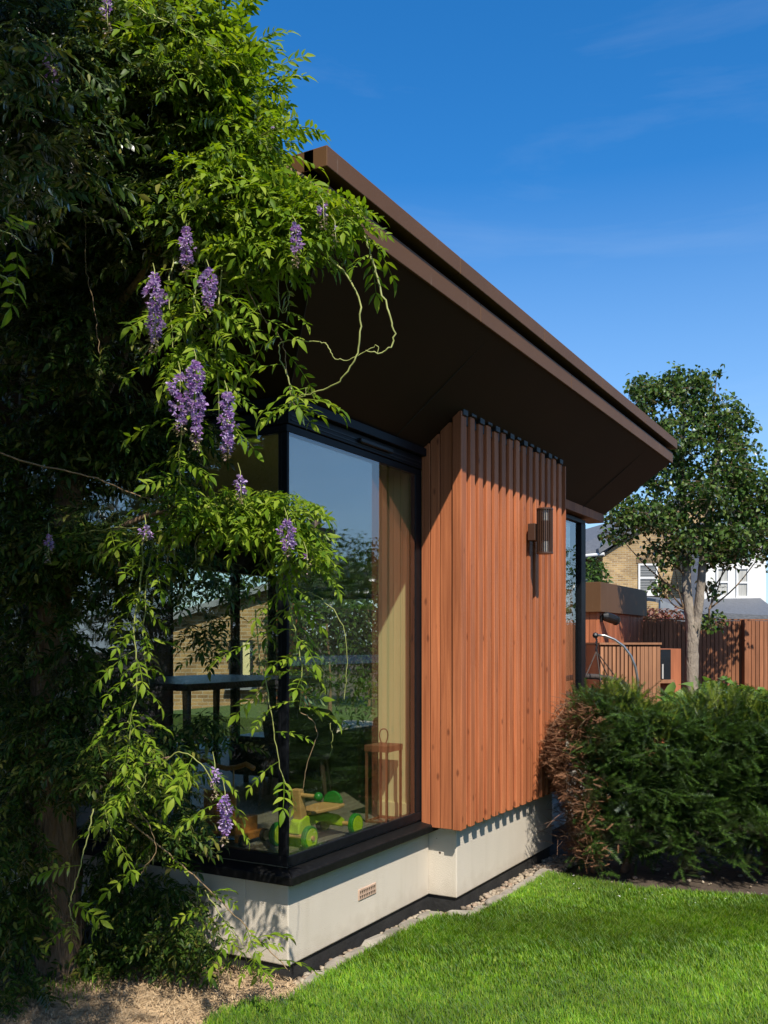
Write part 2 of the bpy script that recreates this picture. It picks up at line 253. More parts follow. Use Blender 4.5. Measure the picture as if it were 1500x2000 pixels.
M['tree_leaf'] = leaf_mat('tree_leaf', [(0.030, 0.075, 0.012), (0.055, 0.115, 0.018), (0.090, 0.160, 0.026), (0.16, 0.22, 0.05)], trans=0.3, gloss=0.14, rough=0.42)
M['bush_leaf'] = leaf_mat('bush_leaf', [(0.03, 0.07, 0.012), (0.06, 0.12, 0.018), (0.10, 0.17, 0.03)], trans=0.3)
M['big_leaf'] = leaf_mat('large_pale_leaf', [(0.10, 0.21, 0.03), (0.17, 0.30, 0.05), (0.25, 0.36, 0.09)], trans=0.4)
M['red_leaf'] = leaf_mat('red_leaf', [(0.14, 0.035, 0.035), (0.26, 0.09, 0.07), (0.34, 0.19, 0.13)], trans=0.3)
M['grass'] = leaf_mat('grass_blade', [(0.095, 0.220, 0.012), (0.145, 0.310, 0.014), (0.215, 0.385, 0.018), (0.36, 0.44, 0.06)], trans=0.42, gloss=0.06)
M['grass_tan'] = leaf_mat('dry_straw', [(0.36, 0.24, 0.13), (0.54, 0.385, 0.225), (0.64, 0.48, 0.30), (0.20, 0.12, 0.06)], trans=0.1, gloss=0.0, tint=(1, 1, 1))
def patchy(m, scale, lo, hi):
    t = m.node_tree; n = t.nodes; ra = next(q for q in n if q.type == 'VALTORGB'); tcn = n.new('ShaderNodeTexCoord'); nz = n.new('ShaderNodeTexNoise'); nz.inputs['Scale'].default_value = scale; nz.inputs['Detail'].default_value = 4
    t.links.new(tcn.outputs['Object'], nz.inputs['Vector']); mr = n.new('ShaderNodeMapRange'); mr.inputs[1].default_value = .3; mr.inputs[2].default_value = .7; mr.inputs[3].default_value = lo; mr.inputs[4].default_value = hi; t.links.new(nz.outputs[0], mr.inputs[0])
    sv = n.new('ShaderNodeVectorMath'); sv.operation = 'SCALE'; outs = [l.to_socket for l in ra.outputs[0].links if l.to_node.type != 'VECT_MATH' or l.to_node.operation != 'SCALE'] or [l.to_socket for l in ra.outputs[0].links]; t.links.new(ra.outputs[0], sv.inputs[0]); t.links.new(mr.outputs[0], sv.inputs['Scale'])
    for q in outs: t.links.new(sv.outputs[0], q)
patchy(M['grass'], 1.5, 0.62, 1.3); patchy(M['grass'], 11.0, 0.7, 1.25)
M['lawn'] = mat('lawn_soil_thatch', (0.060, 0.105, 0.014), 0.95, noise=(14, 0.4))
M['soil'] = mat('soil', (0.075, 0.052, 0.034), 0.95, noise=(6, 0.4), bump=(30, 0.8, 0.03))
M['mulch'] = mat('straw_mulch', (0.52, 0.36, 0.205), 0.95, noise=(16, 0.42), bump=(45, 1.0, 0.03))
M['stone'] = mat('edging_stone', (0.40, 0.36, 0.29), 0.9, noise=(14, 0.3), bump=(45, 0.7, 0.01), objrand=[(0.20, 0.175, 0.14), (0.29, 0.25, 0.20), (0.37, 0.33, 0.265)])
M['pebble'] = mat('pebble', (0.5, 0.42, 0.3), 0.8, island=[(0.16, 0.12, 0.085), (0.36, 0.28, 0.19), (0.46, 0.39, 0.29), (0.30, 0.18, 0.11)])
M['paving'] = mat('pale_paving', (0.62, 0.54, 0.41), 0.85, noise=(4, 0.1))
M['brick_yellow'] = brick_mat('yellow_stock_brick', (0.46, 0.30, 0.125), (0.24, 0.145, 0.062), (0.50, 0.42, 0.29), 1.0, axis=(SN, -CS))
M['brick_side'] = brick_mat('dark_stock_brick', (0.30, 0.20, 0.10), (0.22, 0.14, 0.07), (0.28, 0.22, 0.15), 1.0, axis=(CS, SN))
M['white'] = mat('white_render', (0.78, 0.76, 0.71), 0.85, noise=(1, 0.05))
M['white_paint'] = mat('white_window_paint', (0.80, 0.79, 0.76), 0.5)
M['slate'] = mat('grey_slate', (0.12, 0.125, 0.135), 0.6, noise=(9, 0.25, (1, 1, 3)), bump=(12, 0.5, 0.03))
M['lead'] = mat('lead_grey', (0.22, 0.24, 0.26), 0.6, noise=(3, 0.2))
M['dark_glass'] = mat('dark_pane', (0.02, 0.024, 0.028), 0.06, spec=0.8)
M['blind'] = mat('slatted_blind', (0.30, 0.30, 0.29), 0.6)
M['curtain'] = mat('pale_curtain', (0.45, 0.44, 0.40), 0.9, noise=(6, 0.3, (6, 6, 0.3)))
M['chimney'] = mat('chimney_brick', (0.16, 0.10, 0.06), 0.9, noise=(6, 0.3))

# ------------------------------------------------------------------ mesh helpers
def world_loc(o):
    v = Vector((0, 0, 0))
    while o is not None: v = v + o.location; o = o.parent
    return v
class MB:
    def __init__(s): s.v = []; s.f = []; s.m = []; s.cur = 0
    def add(s, vs_, fs_):
        k = len(s.v); s.v += [tuple(p) for p in vs_]; s.f += [tuple(i + k for i in f) for f in fs_]; s.m += [s.cur] * len(fs_); return s
    def box(s, x0, x1, y0, y1, z0, z1):
        return s.add([(x0, y0, z0), (x1, y0, z0), (x1, y1, z0), (x0, y1, z0), (x0, y0, z1), (x1, y0, z1), (x1, y1, z1), (x0, y1, z1)],
                     [(0, 3, 2, 1), (4, 5, 6, 7), (0, 1, 5, 4), (1, 2, 6, 5), (2, 3, 7, 6), (3, 0, 4, 7)])
    def hexa(s, p):                     # 8 points: bottom ring then top ring
        return s.add(p, [(0, 3, 2, 1), (4, 5, 6, 7), (0, 1, 5, 4), (1, 2, 6, 5), (2, 3, 7, 6), (3, 0, 4, 7)])
    def cbox(s, X0, X1, Y0, Y1, z0, z1):  # a box square to the sight line, metres from the camera station
        q = [(X0, Y0), (X1, Y0), (X1, Y1), (X0, Y1)]
        return s.hexa([W(a, b, z0) for a, b in q] + [W(a, b, z1) for a, b in q])
    def prism(s, pts, d):               # planar polygon pushed along d
        n = len(pts); d = Vector(d)
        a = [Vector(p) for p in pts]; b = [p + d for p in a]
        return s.add(a + b, [tuple(range(n))[::-1], tuple(range(n, 2 * n))] + [(i, (i + 1) % n, n + (i + 1) % n, n + i) for i in range(n)])
    def tube(s, pts, rad, n=6, cap=True):
        pts = [Vector(p) for p in pts]; N = len(pts)
        if not hasattr(rad, '__len__'): rad = [rad] * N
        vv = []; ff = []; up = Vector((0.31, 0.17, 0.93)).normalized(); 
        prev = None
        for i, p in enumerate(pts):
            d = (pts[min(i + 1, N - 1)] - pts[max(i - 1, 0)])
            if d.length < 1e-9: d = Vector((0, 0, 1))
            d.normalize()
            if prev is None:
                x = d.cross(up); x = x if x.length > 1e-3 else d.cross(Vector((1, 0, 0)))
            else: x = prev - d * prev.dot(d)
            x.normalize(); prev = x; y = d.cross(x)
            for k in range(n):
                a = 2 * math.pi * k / n; vv.append(p + (x * math.cos(a) + y * math.sin(a)) * rad[i])
        for i in range(N - 1):
            for k in range(n):
                k2 = (k + 1) % n; ff.append((i * n + k, i * n + k2, (i + 1) * n + k2, (i + 1) * n + k))
        if cap: ff.append(tuple(range(n))[::-1]); ff.append(tuple(range((N - 1) * n, N * n)))
        return s.add(vv, ff)
    def cyl(s, c, axis, r, h, n=20):
        c = Vector(c); ax = Vector(axis).normalized(); return s.tube([c - ax * h / 2, c + ax * h / 2], r, n)
    def ball(s, c, r, n=10, sq=(1, 1, 1)):
        vv = []; ff = []; k = n // 2
        for i in range(k + 1):
            t = math.pi * i / k
            for j in range(n):
                p = 2 * math.pi * j / n; vv.append((c[0] + r * sq[0] * math.sin(t) * math.cos(p), c[1] + r * sq[1] * math.sin(t) * math.sin(p), c[2] + r * sq[2] * math.cos(t)))
        for i in range(k):
            for j in range(n): ff.append((i * n + j, (i + 1) * n + j, (i + 1) * n + (j + 1) % n, i * n + (j + 1) % n))
        return s.add(vv, ff)
    def build(s, name, m, parent=None, smooth=False, bevel=0.0, kind=None):
        off = world_loc(parent) if parent else Vector((0, 0, 0))
        me = bpy.data.meshes.new(name); me.from_pydata([(p[0] - off.x, p[1] - off.y, p[2] - off.z) for p in s.v], [], s.f)
        for q in (m if isinstance(m, (list, tuple)) else [m]): me.materials.append(M[q])
        if isinstance(m, (list, tuple)): me.polygons.foreach_set('material_index', s.m)
        if smooth: me.polygons.foreach_set('use_smooth', [True] * len(me.polygons))
        me.update(); o = bpy.data.objects.new(name, me); C.objects.link(o); o.parent = parent
        if bevel:
            bv = o.modifiers.new('bevel', 'BEVEL'); bv.width = bevel; bv.segments = 2; bv.limit_method = 'ANGLE'
        if kind: o['kind'] = kind
        return o
def fast_mesh(name, V, T, m, parent=None, smooth=False, kind=None, midx=None):
    """V (n,3), T (m,3) triangles as numpy arrays"""
    off = world_loc(parent) if parent else Vector((0, 0, 0))
    me = bpy.data.meshes.new(name); V = np.asarray(V, np.float32) - np.array(off, np.float32); T = np.asarray(T, np.int32)
    me.vertices.add(len(V)); me.vertices.foreach_set('co', V.ravel())
    me.loops.add(T.size); me.loops.foreach_set('vertex_index', T.ravel())
    me.polygons.add(len(T)); me.polygons.foreach_set('loop_start', np.arange(0, T.size, 3, dtype=np.int32)); me.polygons.foreach_set('loop_total', np.full(len(T), 3, np.int32))
    for q in (m if isinstance(m, (list, tuple)) else [m]): me.materials.append(M[q])
    if midx is not None: me.polygons.foreach_set('material_index', np.asarray(midx, np.int32))
    if smooth: me.polygons.foreach_set('use_smooth', np.ones(len(T), bool))
    me.update(calc_edges=True); o = bpy.data.objects.new(name, me); C.objects.link(o); o.parent = parent
    if kind: o['kind'] = kind
    return o
def thing(name, label, cat, loc=(0, 0, 0), group=None):
    o = bpy.data.objects.new(name, None); C.objects.link(o); o.location = loc; o['label'] = label; o['category'] = cat
    if group: o['group'] = group
    return o
def tag(o, label, cat=None, group=None, kind=None):
    o['label'] = label
    if cat: o['category'] = cat
    if group: o['group'] = group
    if kind: o['kind'] = kind
    return o
def inst(name, me, parent, loc, rot=None, scale=1.0):
    o = bpy.data.objects.new(name, me); C.objects.link(o); o.parent = parent
    o.location = Vector(loc) - (world_loc(parent) if parent else Vector((0, 0, 0)))
    if rot is not None: o.rotation_euler = rot.to_euler() if isinstance(rot, Matrix) else rot
    o.scale = (scale,) * 3
    return o
def frames(d, up, roll=None):
    """unit x axes d (n,3) and approximate up vectors -> rotation matrices (n,3,3), columns x,y,z"""
    d = d / np.linalg.norm(d, axis=1, keepdims=True); y = np.cross(up, d); y /= np.linalg.norm(y, axis=1, keepdims=True) + 1e-9
    z = np.cross(d, y); return np.stack([d, y, z], axis=2)
def scatter(lv, lf, pos, rot, sca):
    n, k = len(pos), len(lv)
    V = np.einsum('nij,kj->nki', rot, lv) * sca[:, None, None] + pos[:, None, :]
    T = lf[None] + (np.arange(n) * k)[:, None, None]
    return V.reshape(-1, 3), T.reshape(-1, 3)
def join(parts):
    V = []; T = []; k = 0
    for v, t in parts: V.append(v); T.append(t + k); k += len(v)
    return np.concatenate(V), np.concatenate(T)

# ================================================================== the setting
def sheet(name, pts, z, m, kind='structure', thick=0.0):
    b = MB(); P = [(p[0], p[1], z) for p in pts]
    if thick: b.prism([(p[0], p[1], z - thick) for p in pts], (0, 0, thick))
    else: b.add(P, [tuple(range(len(P)))])
    o = b.build(name, m); o['kind'] = kind; return o
g = MB(); g.add([W(-150, -60, -0.05), W(150, -60, -0.05), W(150, 300, -0.05), W(-150, 300, -0.05)], [(0, 1, 2, 3)])
o = g.build('ground', 'soil'); o['kind'] = 'structure'; o['label'] = 'bare brown garden soil under the planting'

LAWN_EDGE = [(365, 2040), (420, 1985), (480, 1962), (560, 1958), (640, 1903), (760, 1835), (850, 1790), (925, 1790), (1000, 1748), (1070, 1706), (1120, 1716), (1180, 1728), (1250, 1738), (1380, 1745), (1500, 1752)]
edge = [GR(u, v) for u, v in LAWN_EDGE]
lawn_pts = edge + [W(3.4, 5.45, 0), W(5.2, 4.6, 0), W(5.6, 1.0, 0), W(4.5, -3, 0), W(-2.5, -3, 0), W(-1.2, 2.2, 0)]
o = sheet('lawn', lawn_pts, 0.0, 'lawn', thick=0.04); o['label'] = 'mown green lawn beside the garden room'
mulch_pts = [GR(380, 2040), GR(425, 1984), GR(480, 1958), GR(560, 1950), GR(585, 1925), GR(540, 1880), GR(430, 1868), GR(300, 1880), GR(150, 1890), GR(-100, 1900), W(-2.4, 3.2, 0), W(-1.25, 2.3, 0)]
o = sheet('mulch_bed', mulch_pts, -0.012, 'mulch', thick=0.03); o['label'] = 'pale straw mulch bed at the foot of the wisteria'
o = sheet('patio', [(4.5, 0.9), (8.6, 0.9), (8.6, 5.0), (4.5, 5.0)], 0.34, 'paving', thick=0.35); o['label'] = 'pale paved terrace beyond the room'
o = sheet('back_lawn', [(8.6, 0.5), (13.5, 0.5), (13.5, 9.0), (8.6, 9.0)], 0.30, 'lawn', thick=0.34); o['label'] = 'strip of back lawn behind the terrace'

# ------------------------------------------------------------------ garden room
GRM = thing('garden_room', 'single-storey garden room with red stained boards, black corner window and brown upturned eaves', 'garden room', (0, 0, 0))
L_END, R_END = 3.2, 4.40
b = MB()
b.box(0, 1.385, 0, 0.24, 0.06, 0.45); b.build('render_wall', 'render', GRM, bevel=0.006)
b = MB(); b.box(0, 0.24, 0.24, L_END, 0.06, 0.45); b.build('render_wall', 'render', GRM, bevel=0.006)
b = MB(); b.box(1.385, 2.985, -0.175, 0.24, 0.06, 0.56); b.build('render_wall', 'render', GRM, bevel=0.006)
b = MB(); b.box(2.985, R_END, 0.0, 0.24, 0.06, 0.45); b.build('render_wall', 'render', GRM, bevel=0.006)
b = MB(); b.box(0.015, 1.40, 0.015, 0.2, -0.1, 0.062); b.box(0.015, 0.2, 0.2, L_END, -0.1, 0.062); b.box(1.40, 2.97, -0.16, 0.2, -0.1, 0.062); b.box(2.97, R_END - .02, 0.015, 0.2, -0.1, 0.062)
b.build('plinth', 'bitumen', GRM)
# pier behind the cladding, ceiling, floor, inner walls
b = MB(); b.box(1.325, 3.03, -0.19, 0.30, 0.561, 2.50); b.build('pier_wall', 'olive', GRM)
b = MB(); b.box(1.31, 1.324, 0.02, 0.29, 0.502, 2.46); b.build('pier_lining', 'olive', GRM)
b = MB(); b.box(1.295, 1.309, 0.075, 0.29, 0.502, 0.585); b.build('skirting', 'olive', GRM, bevel=0.003)
b = MB(); b.box(0.02, R_END, 0.24, L_END, 0.40, 0.50); b.box(0.02, R_END, 0.02, 0.24, 0.455, 0.50); b.build('floor_slab', 'floor', GRM)
b = MB(); b.box(0.06, R_END, 0.06, L_END, 2.50, 2.56); b.build('ceiling', 'olive', GRM)
b = MB(); b.box(0.0, 2.75, L_END, L_END + 0.12, -0.05, 2.56); b.build('interior_wall', 'dark_wood', GRM)
# sill round the corner
b = MB()
for pts in ([(-0.065, -0.065), (1.384, -0.065), (1.384, 0.06), (0.06, 0.06)], [(-0.065, -0.065), (0.06, 0.06), (0.06, L_END), (-0.065, L_END)]):
    zs0 = [0.436, 0.436, 0.436, 0.436]; zt = [0.478, 0.478, 0.498, 0.498] if pts[1][0] > 1 else [0.478, 0.498, 0.498, 0.478]
    b.hexa([(p[0], p[1], z) for p, z in zip(pts, zs0)] + [(p[0], p[1], z) for p, z in zip(pts, zt)])
b.build('sill', 'sill', GRM, bevel=0.006)
# window frames: each frame a part, its bars and pane the sub-parts
def window_frame(name, run, s0, s1, z0, z1, depth0, depth1, head=True, mull=(), glass='glass', label=None, jw=0.05, jw1=0.05):
    """run 'x': facade on y = const (depth along y); run 'y': facade on x = const"""
    def bx(mb, a0, a1, d0, d1, zz0, zz1):
        return mb.box(a0, a1, d0, d1, zz0, zz1) if run == 'x' else mb.box(d0, d1, a0, a1, zz0, zz1)
    fr = bx(MB(), s0, s1, depth0, depth1, z0, z0 + 0.048).build(name, 'frame', GRM, bevel=0.004)
    if label: fr['label'] = label
    bx(MB(), s0, s0 + jw, depth0 + .002, depth1 - .002, z0 + .048, z1).build('jamb', 'frame', fr, bevel=0.004)
    bx(MB(), s1 - jw1, s1, depth0 + .002, depth1 - .002, z0 + .048, z1).build('jamb', 'frame', fr, bevel=0.004)
    for q in mull: bx(MB(), q - 0.03, q + 0.03, depth0 + .003, depth1 - .003, z0 + .048, z1).build('mullion', 'frame', fr, bevel=0.004)
    bx(MB(), s0, s1, depth0 + .004, depth1 - .004, z1, z1 + 0.035).build('head_rail', 'frame', fr, bevel=0.003)
    cuts = [s0 + jw] + list(mull) + [s1 - jw1]
    dm = (depth0 + depth1) / 2
    for p0, p1 in zip(cuts[:-1], cuts[1:]):
        bx(MB(), p0, p1, dm - .012, dm + .012, z0 + 0.04, z1 + 0.01).build('pane', glass, fr)
    return fr
wr = window_frame('window', 'x', 0.0, 1.305, 0.50, 2.44, 0.004, 0.042, jw=0.018, jw1=0.07, label='tall black framed corner window facing the lawn')
wl = window_frame('window', 'y', 0.043, L_END, 0.50, 2.44, 0.004, 0.042, mull=(1.75,), jw=0.018, label='black framed corner window behind the wisteria')
# deep head above the glass: two fascia bands, grooves, a trickle vent
b = MB(); b.box(0.0, 1.305, 0.000, 0.06, 2.476, 2.545); b.build('head_band', 'frame', wr, bevel=0.003)
for zz in (2.492, 2.512): MB().box(0.02, 1.28, -0.003, 0.002, zz, zz + 0.005).build('groove_bead', 'vent', wr)
b = MB(); b.box(-0.03, 1.32, -0.03, 0.06, 2.547, 2.592); b.build('head_flashing', 'frame', wr, bevel=0.003)
b = MB(); b.box(0.60, 0.93, -0.022, -0.001, 2.499, 2.524); b.build('trickle_vent', 'vent', wr, bevel=0.006)
b = MB(); b.box(0.0, 0.06, 0.062, L_END, 2.476, 2.545); b.box(-0.03, 0.06, 0.062, L_END, 2.547, 2.592); b.build('head_band', 'frame', wl, bevel=0.003)
# glazed door end beyond the box
window_frame('door', 'x', 3.06, 4.36, 0.46, 2.50, 0.01, 0.09, jw=0.06, jw1=0.12, label='black framed glazed door past the timber box')
window_frame('garden_door', 'y', 0.35, L_END, 0.46, 1.92, R_END - .08, R_END, mull=(2.0,), glass='glass_far')
window_frame('rear_window', 'x', 2.75, 4.32, 0.46, 2.16, L_END, L_END + .08, mull=(3.7,), glass='glass_far')
b = MB(); b.box(R_END - .07, R_END - .01, 0.10, L_END, 1.957, 2.5); b.box(2.751, R_END - .08, L_END + .01, L_END + .07, 2.197, 2.5); b.build('bulkhead', 'dark_wood', GRM)
b = MB(); b.box(3.03, 4.70, -0.045, 0.10, 2.548, 2.655); b.build('lintel', 'clad', GRM, bevel=0.004)
# cladding box: boards and proud battens, one object each
def board_mesh(w, t, h):
    mb = MB(); mb.box(0, w, 0, t, 0, h); o = mb.build('plank', 'clad'); bv = 0.003
    bm = bmesh.new(); bm.from_mesh(o.data); bmesh.ops.bevel(bm, geom=bm.edges[:], offset=bv, segments=1, affect='EDGES'); me = o.data; bm.to_mesh(me); bm.free()
    bpy.data.objects.remove(o); return me
BX0, BX1, BF = 1.295, 3.06, -0.25
pitch = 0.1155; nb = 15
me_back = board_mesh(pitch - 0.003, 0.018, 2.30); me_bat = board_mesh(0.060, 0.021, 2.312)
for i in range(nb):
    x = BX0 + 0.012 + i * pitch
    inst('plank', me_back, GRM, (x, BF + 0.028, 0.470))
    inst('batten', me_bat, GRM, (x, BF + 0.006, 0.463 + random.uniform(-.002, .002)))
    cap = MB(); cap.box(x - .004, x + .060, BF - .006, BF + .03, 2.756 + 0.016 * (i % 2), 2.82); cap.build('mesh_cap', 'vent', GRM, bevel=0.004)
    cap = MB(); cap.box(x + .066, x + .108, BF + .018, BF + .05, 2.715, 2.80); cap.build('mesh_cap', 'vent', GRM, bevel=0.004)
# boards on the return facing the window (plane x = 1.295)
for y0, y1, dx in ((-0.25, -0.196, 0.0), (-0.192, -0.115, 0.012), (-0.111, -0.055, 0.012), (-0.051, 0.002, 0.012)):
    ztop = 2.58 + 0.79 * (-(y0 + y1) / 2) + .02
    bo = MB(); bo.box(BX0 - 0.012 + dx, BX0 + 0.006 + dx, y0, y1, 0.463, ztop); bo.build('plank', 'clad', GRM, bevel=0.003)
b = MB(); b.box(BX1 - 0.004, BX1 + 0.014, -0.246, 0.0, 0.465, 2.76); b.build('plank', 'clad', GRM, bevel=0.003)
# roof: soffit rising outwards to a two-step fascia
RA0, RA1, RB0, RB1 = -0.62, 4.86, -0.60, 3.4
EA1 = 4.70; ZI, ZO = 2.585, 3.056
roof = MB(); roof.box(RA0 + .05, RA1 - .05, RB0 + .05, RB1, 3.07, 3.235); roof_o = roof.build('roof', 'black_gap', GRM)
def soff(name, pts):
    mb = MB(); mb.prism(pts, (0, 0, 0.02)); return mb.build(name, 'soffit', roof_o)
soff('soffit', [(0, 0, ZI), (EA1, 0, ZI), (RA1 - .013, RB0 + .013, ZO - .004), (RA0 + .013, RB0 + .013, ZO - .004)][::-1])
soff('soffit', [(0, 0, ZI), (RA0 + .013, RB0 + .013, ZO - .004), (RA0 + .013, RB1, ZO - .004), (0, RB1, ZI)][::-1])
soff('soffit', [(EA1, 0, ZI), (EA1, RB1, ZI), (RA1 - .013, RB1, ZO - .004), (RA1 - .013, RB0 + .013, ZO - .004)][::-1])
def seam(p, q, w=.004):
    p, q = Vector(p), Vector(q); MB().tube([p, q], w, 4).build('seam', 'vent', roof_o)
seam((-.01, -.01, ZI - .002), (RA0 + .02, RB0 + .02, ZO - .004), .003)
for a in (0.95, 4.1): seam((a, -.01, ZI - .002), (a, RB0 + .02, ZO - .006), .0025)
# fascia in lengths with open joints
def fascia(along, s0, s1, q, z0, z1, th, name, m):
    L = s1 - s0; k = max(1, round(L / 1.22)); w = L / k
    for i in range(k):
        a0, a1 = s0 + i * w + (0.0015 if i else 0), s0 + (i + 1) * w - (0.0015 if i < k - 1 else 0)
        mb = MB()
        (mb.box(a0, a1, q, q + th, z0, z1) if along == 'x' else mb.box(q, q + th, a0, a1, z0, z1)).build(name, m, roof_o, bevel=0.003)
fascia('x', RA0, RA1, RB0, ZO - 0.008, 3.135, 0.012, 'fascia', 'brown')
fascia('y', RB0 + .013, RB1, RA0, ZO - 0.008, 3.135, 0.012, 'fascia', 'brown')
fascia('y', RB0 + .013, RB1, RA1 - .012, ZO - 0.008, 3.135, 0.012, 'fascia', 'brown')
fascia('x', RA0 - .036, RA1 + .036, RB0 - .03, 3.172, 3.246, 0.1, 'roof_edge', 'brown')
fascia('y', RB0 + .025, RB1, RA0 - .036, 3.172, 3.246, 0.06, 'roof_edge', 'brown')
fascia('y', RB0 + .025, RB1, RA1 - .024, 3.172, 3.246, 0.06, 'roof_edge', 'brown')
# air brick
ab = MB(); ab.box(0.60, 0.775, -0.005, 0.01, 0.208, 0.264); abo = ab.build('air_brick', 'terracotta', GRM, bevel=0.003); abo['label'] = 'small terracotta air brick in the render'
for r_ in range(2):
    for i in range(9):
        x = 0.611 + i * 0.0175; z = 0.213 + r_ * 0.024
        MB().add([(x, -0.0058, z + .017), (x + .012, -0.0058, z + .017), (x + .006, -0.0058, z), (x, .003, z + .017), (x + .012, .003, z + .017), (x + .006, .003, z)], [(0, 2, 1), (0, 1, 4, 3), (1, 2, 5, 4), (2, 0, 3, 5)]).build('slot', 'vent', abo)
# stain patches of render mould near the box corner
for (y, z, r) in ((-0.05, 0.385, .007), (-0.085, 0.362, .006), (-0.07, 0.305, .010)):
    mb = MB(); mb.ball((1.386, y, z), r, 8, (0.18, 1, 0.9)); mb.build('scar', 'soil', GRM)

# ------------------------------------------------------------------ main house behind the wisteria
HS = thing('rendered_house', 'tall cream rendered house wall glimpsed behind the wisteria', 'house', (1.4, 5, 0))
b = MB(); b.box(0.3, 2.62, L_END + .13, 9.0, -0.05, 7.2); b.build('wall', 'render', HS)
b = MB(); b.box(0.1, 2.8, L_END - .08, 9.2, 7.2, 7.35); b.build('eaves', 'white_paint', HS)
b = MB(); b.hexa([(0.1, L_END - .08, 7.36), (2.8, L_END - .08, 7.36), (2.8, 9.2, 7.36), (0.1, 9.2, 7.36), (.9, 5.8, 8.6), (2, 5.8, 8.6), (2, 6.4, 8.6), (.9, 6.4, 8.6)]); b.build('roof', 'slate', HS)

# ------------------------------------------------------------------ brick outhouse seen through the room
BO = thing('brick_outhouse', 'low yellow brick outhouse with slate roof seen through the glass room', 'outhouse', W(-3.1, 19, 0))
b = MB(); b.prism([W(-4.4, 19, -.05), W(-2.3, 19, -.05), W(-2.3, 19, 2.55), W(-3.2, 19, 2.35), W(-4.4, 19, 1.9)], tuple(Vector(W(0, 3, 0)) - Vector(W(0, 0, 0)))); b.build('wall', 'brick_yellow', BO)
b = MB(); b.prism([W(-4.7, 18.8, 1.80), W(-2.2, 18.8, 2.60), W(-2.2, 18.8, 2.72), W(-4.7, 18.8, 1.95)], tuple(Vector(W(0, 3.4, 0)) - Vector(W(0, 0, 0)))); b.build('roof', 'lead', BO)
wn = MB(); wn.cbox(-3.12, -2.64, 18.95, 19.05, 0.62, 1.55); wno = wn.build('window', 'dark_glass', BO)
MB().cbox(-2.84, -2.70, 18.93, 18.949, 0.68, 1.5).build('blind', 'olive', wno); MB().cbox(-3.2, -2.56, 18.85, 19.1, 0.55, 0.62).build('sill', 'lead', wno)
b = MB(); b.cbox(-2.25, -1.6, 18.6, 18.7, 0, 2.3); b.build('timber_panel', 'clad', BO)

# ------------------------------------------------------------------ right side: shed, store, fences
SH = thing('garden_shed', 'red boarded garden shed with deep brown metal roof edge', 'shed', W(2.72, 12, 0))
p0 = Vector(W(2.72, 12.0, 0)); dR = Vector((1, 0, 0)); dL = Vector((0, 1, 0))
LW, LD = 2.3, 2.2
b = MB(); b.box(p0.x + .02, p0.x + LW, p0.y + .02, p0.y + LD, -.05, 1.92); b.build('wall', 'slat', SH)
n_ = 26; w_ = LW / n_
mp1 = MB(); mp1.box(0, w_ - .006, 0, .02, 0, 1.9); o = mp1.build('plank', 'clad_shed'); me = o.data; bpy.data.objects.remove(o)
for i in range(n_): inst('plank', me, SH, (p0.x + i * w_, p0.y - .002 + random.uniform(-.002, .002), 0.02))
mp1 = MB(); mp1.box(0, .02, 0, .082, 0, 1.9); o = mp1.build('plank', 'clad_shed'); me = o.data; bpy.data.objects.remove(o)
for i in range(12): inst('plank', me, SH, (p0.x - .002, p0.y + .02 + i * .088, 0.02))
b = MB(); b.box(p0.x - .06, p0.x + LW, p0.y - .06, p0.y + LD, 1.89, 2.27); b.build('roof_edge', 'brown', SH, bevel=0.004)

sp = thing('spot_lamp', 'small black spotlight on the shed wall', 'spotlight', tuple(p0 + Vector((0.12, -0.02, 1.8))))
sx, sy, sz = p0.x + 0.13, p0.y, 1.805
MB().box(sx - .03, sx + .03, sy - .03, sy, sz - .04, sz + .04).build('bracket', 'vent', sp, bevel=.004)
MB().tube([(sx - .02, sy - .04, sz + .03), (sx + .0, sy - .07, sz + .03), (sx + .1, sy - .13, sz + .0), (sx + .17, sy - .16, sz - .02)], [.04, .062, .062, .055], 14).build('body', 'vent', sp, smooth=False)
MB().tube([(sx + .165, sy - .158, sz - .018), (sx + .18, sy - .166, sz - .024)], [.065, .062], 14).build('bezel', 'rubber', sp)

ST = thing('slatted_store', 'low pale slatted timber store in front of the shed', 'store', W(3.1, 11.3, 0))
yst = 11.3
def X_(u, Y): return (u - CU) / F * Y
xs0, xs1 = X_(1172, yst), X_(1290, yst)
MB().cbox(xs0, xs1, yst + .05, yst + .9, -.05, 1.47).build('carcass', 'clad_shed', ST)
k = 15; w_ = (xs1 - xs0) / k
for i in range(k):
    gap = .014 if i < 10 else .005
    MB().cbox(xs0 + i * w_ + gap / 2, xs0 + (i + 1) * w_ - gap / 2, yst, yst + .03, 0.0, 1.455).build('slat', 'slat_pale', ST)
MB().cbox(xs0 - .01, xs1 + .01, yst - .02, yst + .92, 1.475, 1.50).build('lid', 'slat_pale', ST)
# the recess beside the store with a small dark window
xw0, xw1 = X_(1292, 12.2), X_(1312, 12.2)
PH = thing('playhouse', 'small boarded playhouse with dark window beside the slatted store', 'playhouse', W(3.7, 12.2, 0))
MB().cbox(xs1 + .05, X_(1330, 12.3), 12.3, 13.2, -.05, 1.42).build('wall', 'clad_shed', PH)
wq = MB().cbox(xw0, xw1, 12.24, 12.298, 1.02, 1.41); wq = wq.build('window', 'dark_glass', PH)
MB().cbox(xw0 + .015, xw0 + .035, 12.225, 12.238, 1.03, 1.22).build('curtain', 'curtain', wq)
MB().cbox(xw0 - .03, xw1 + .03, 12.16, 12.3, 0.975, 1.018).build('sill', 'slat_pale', wq)

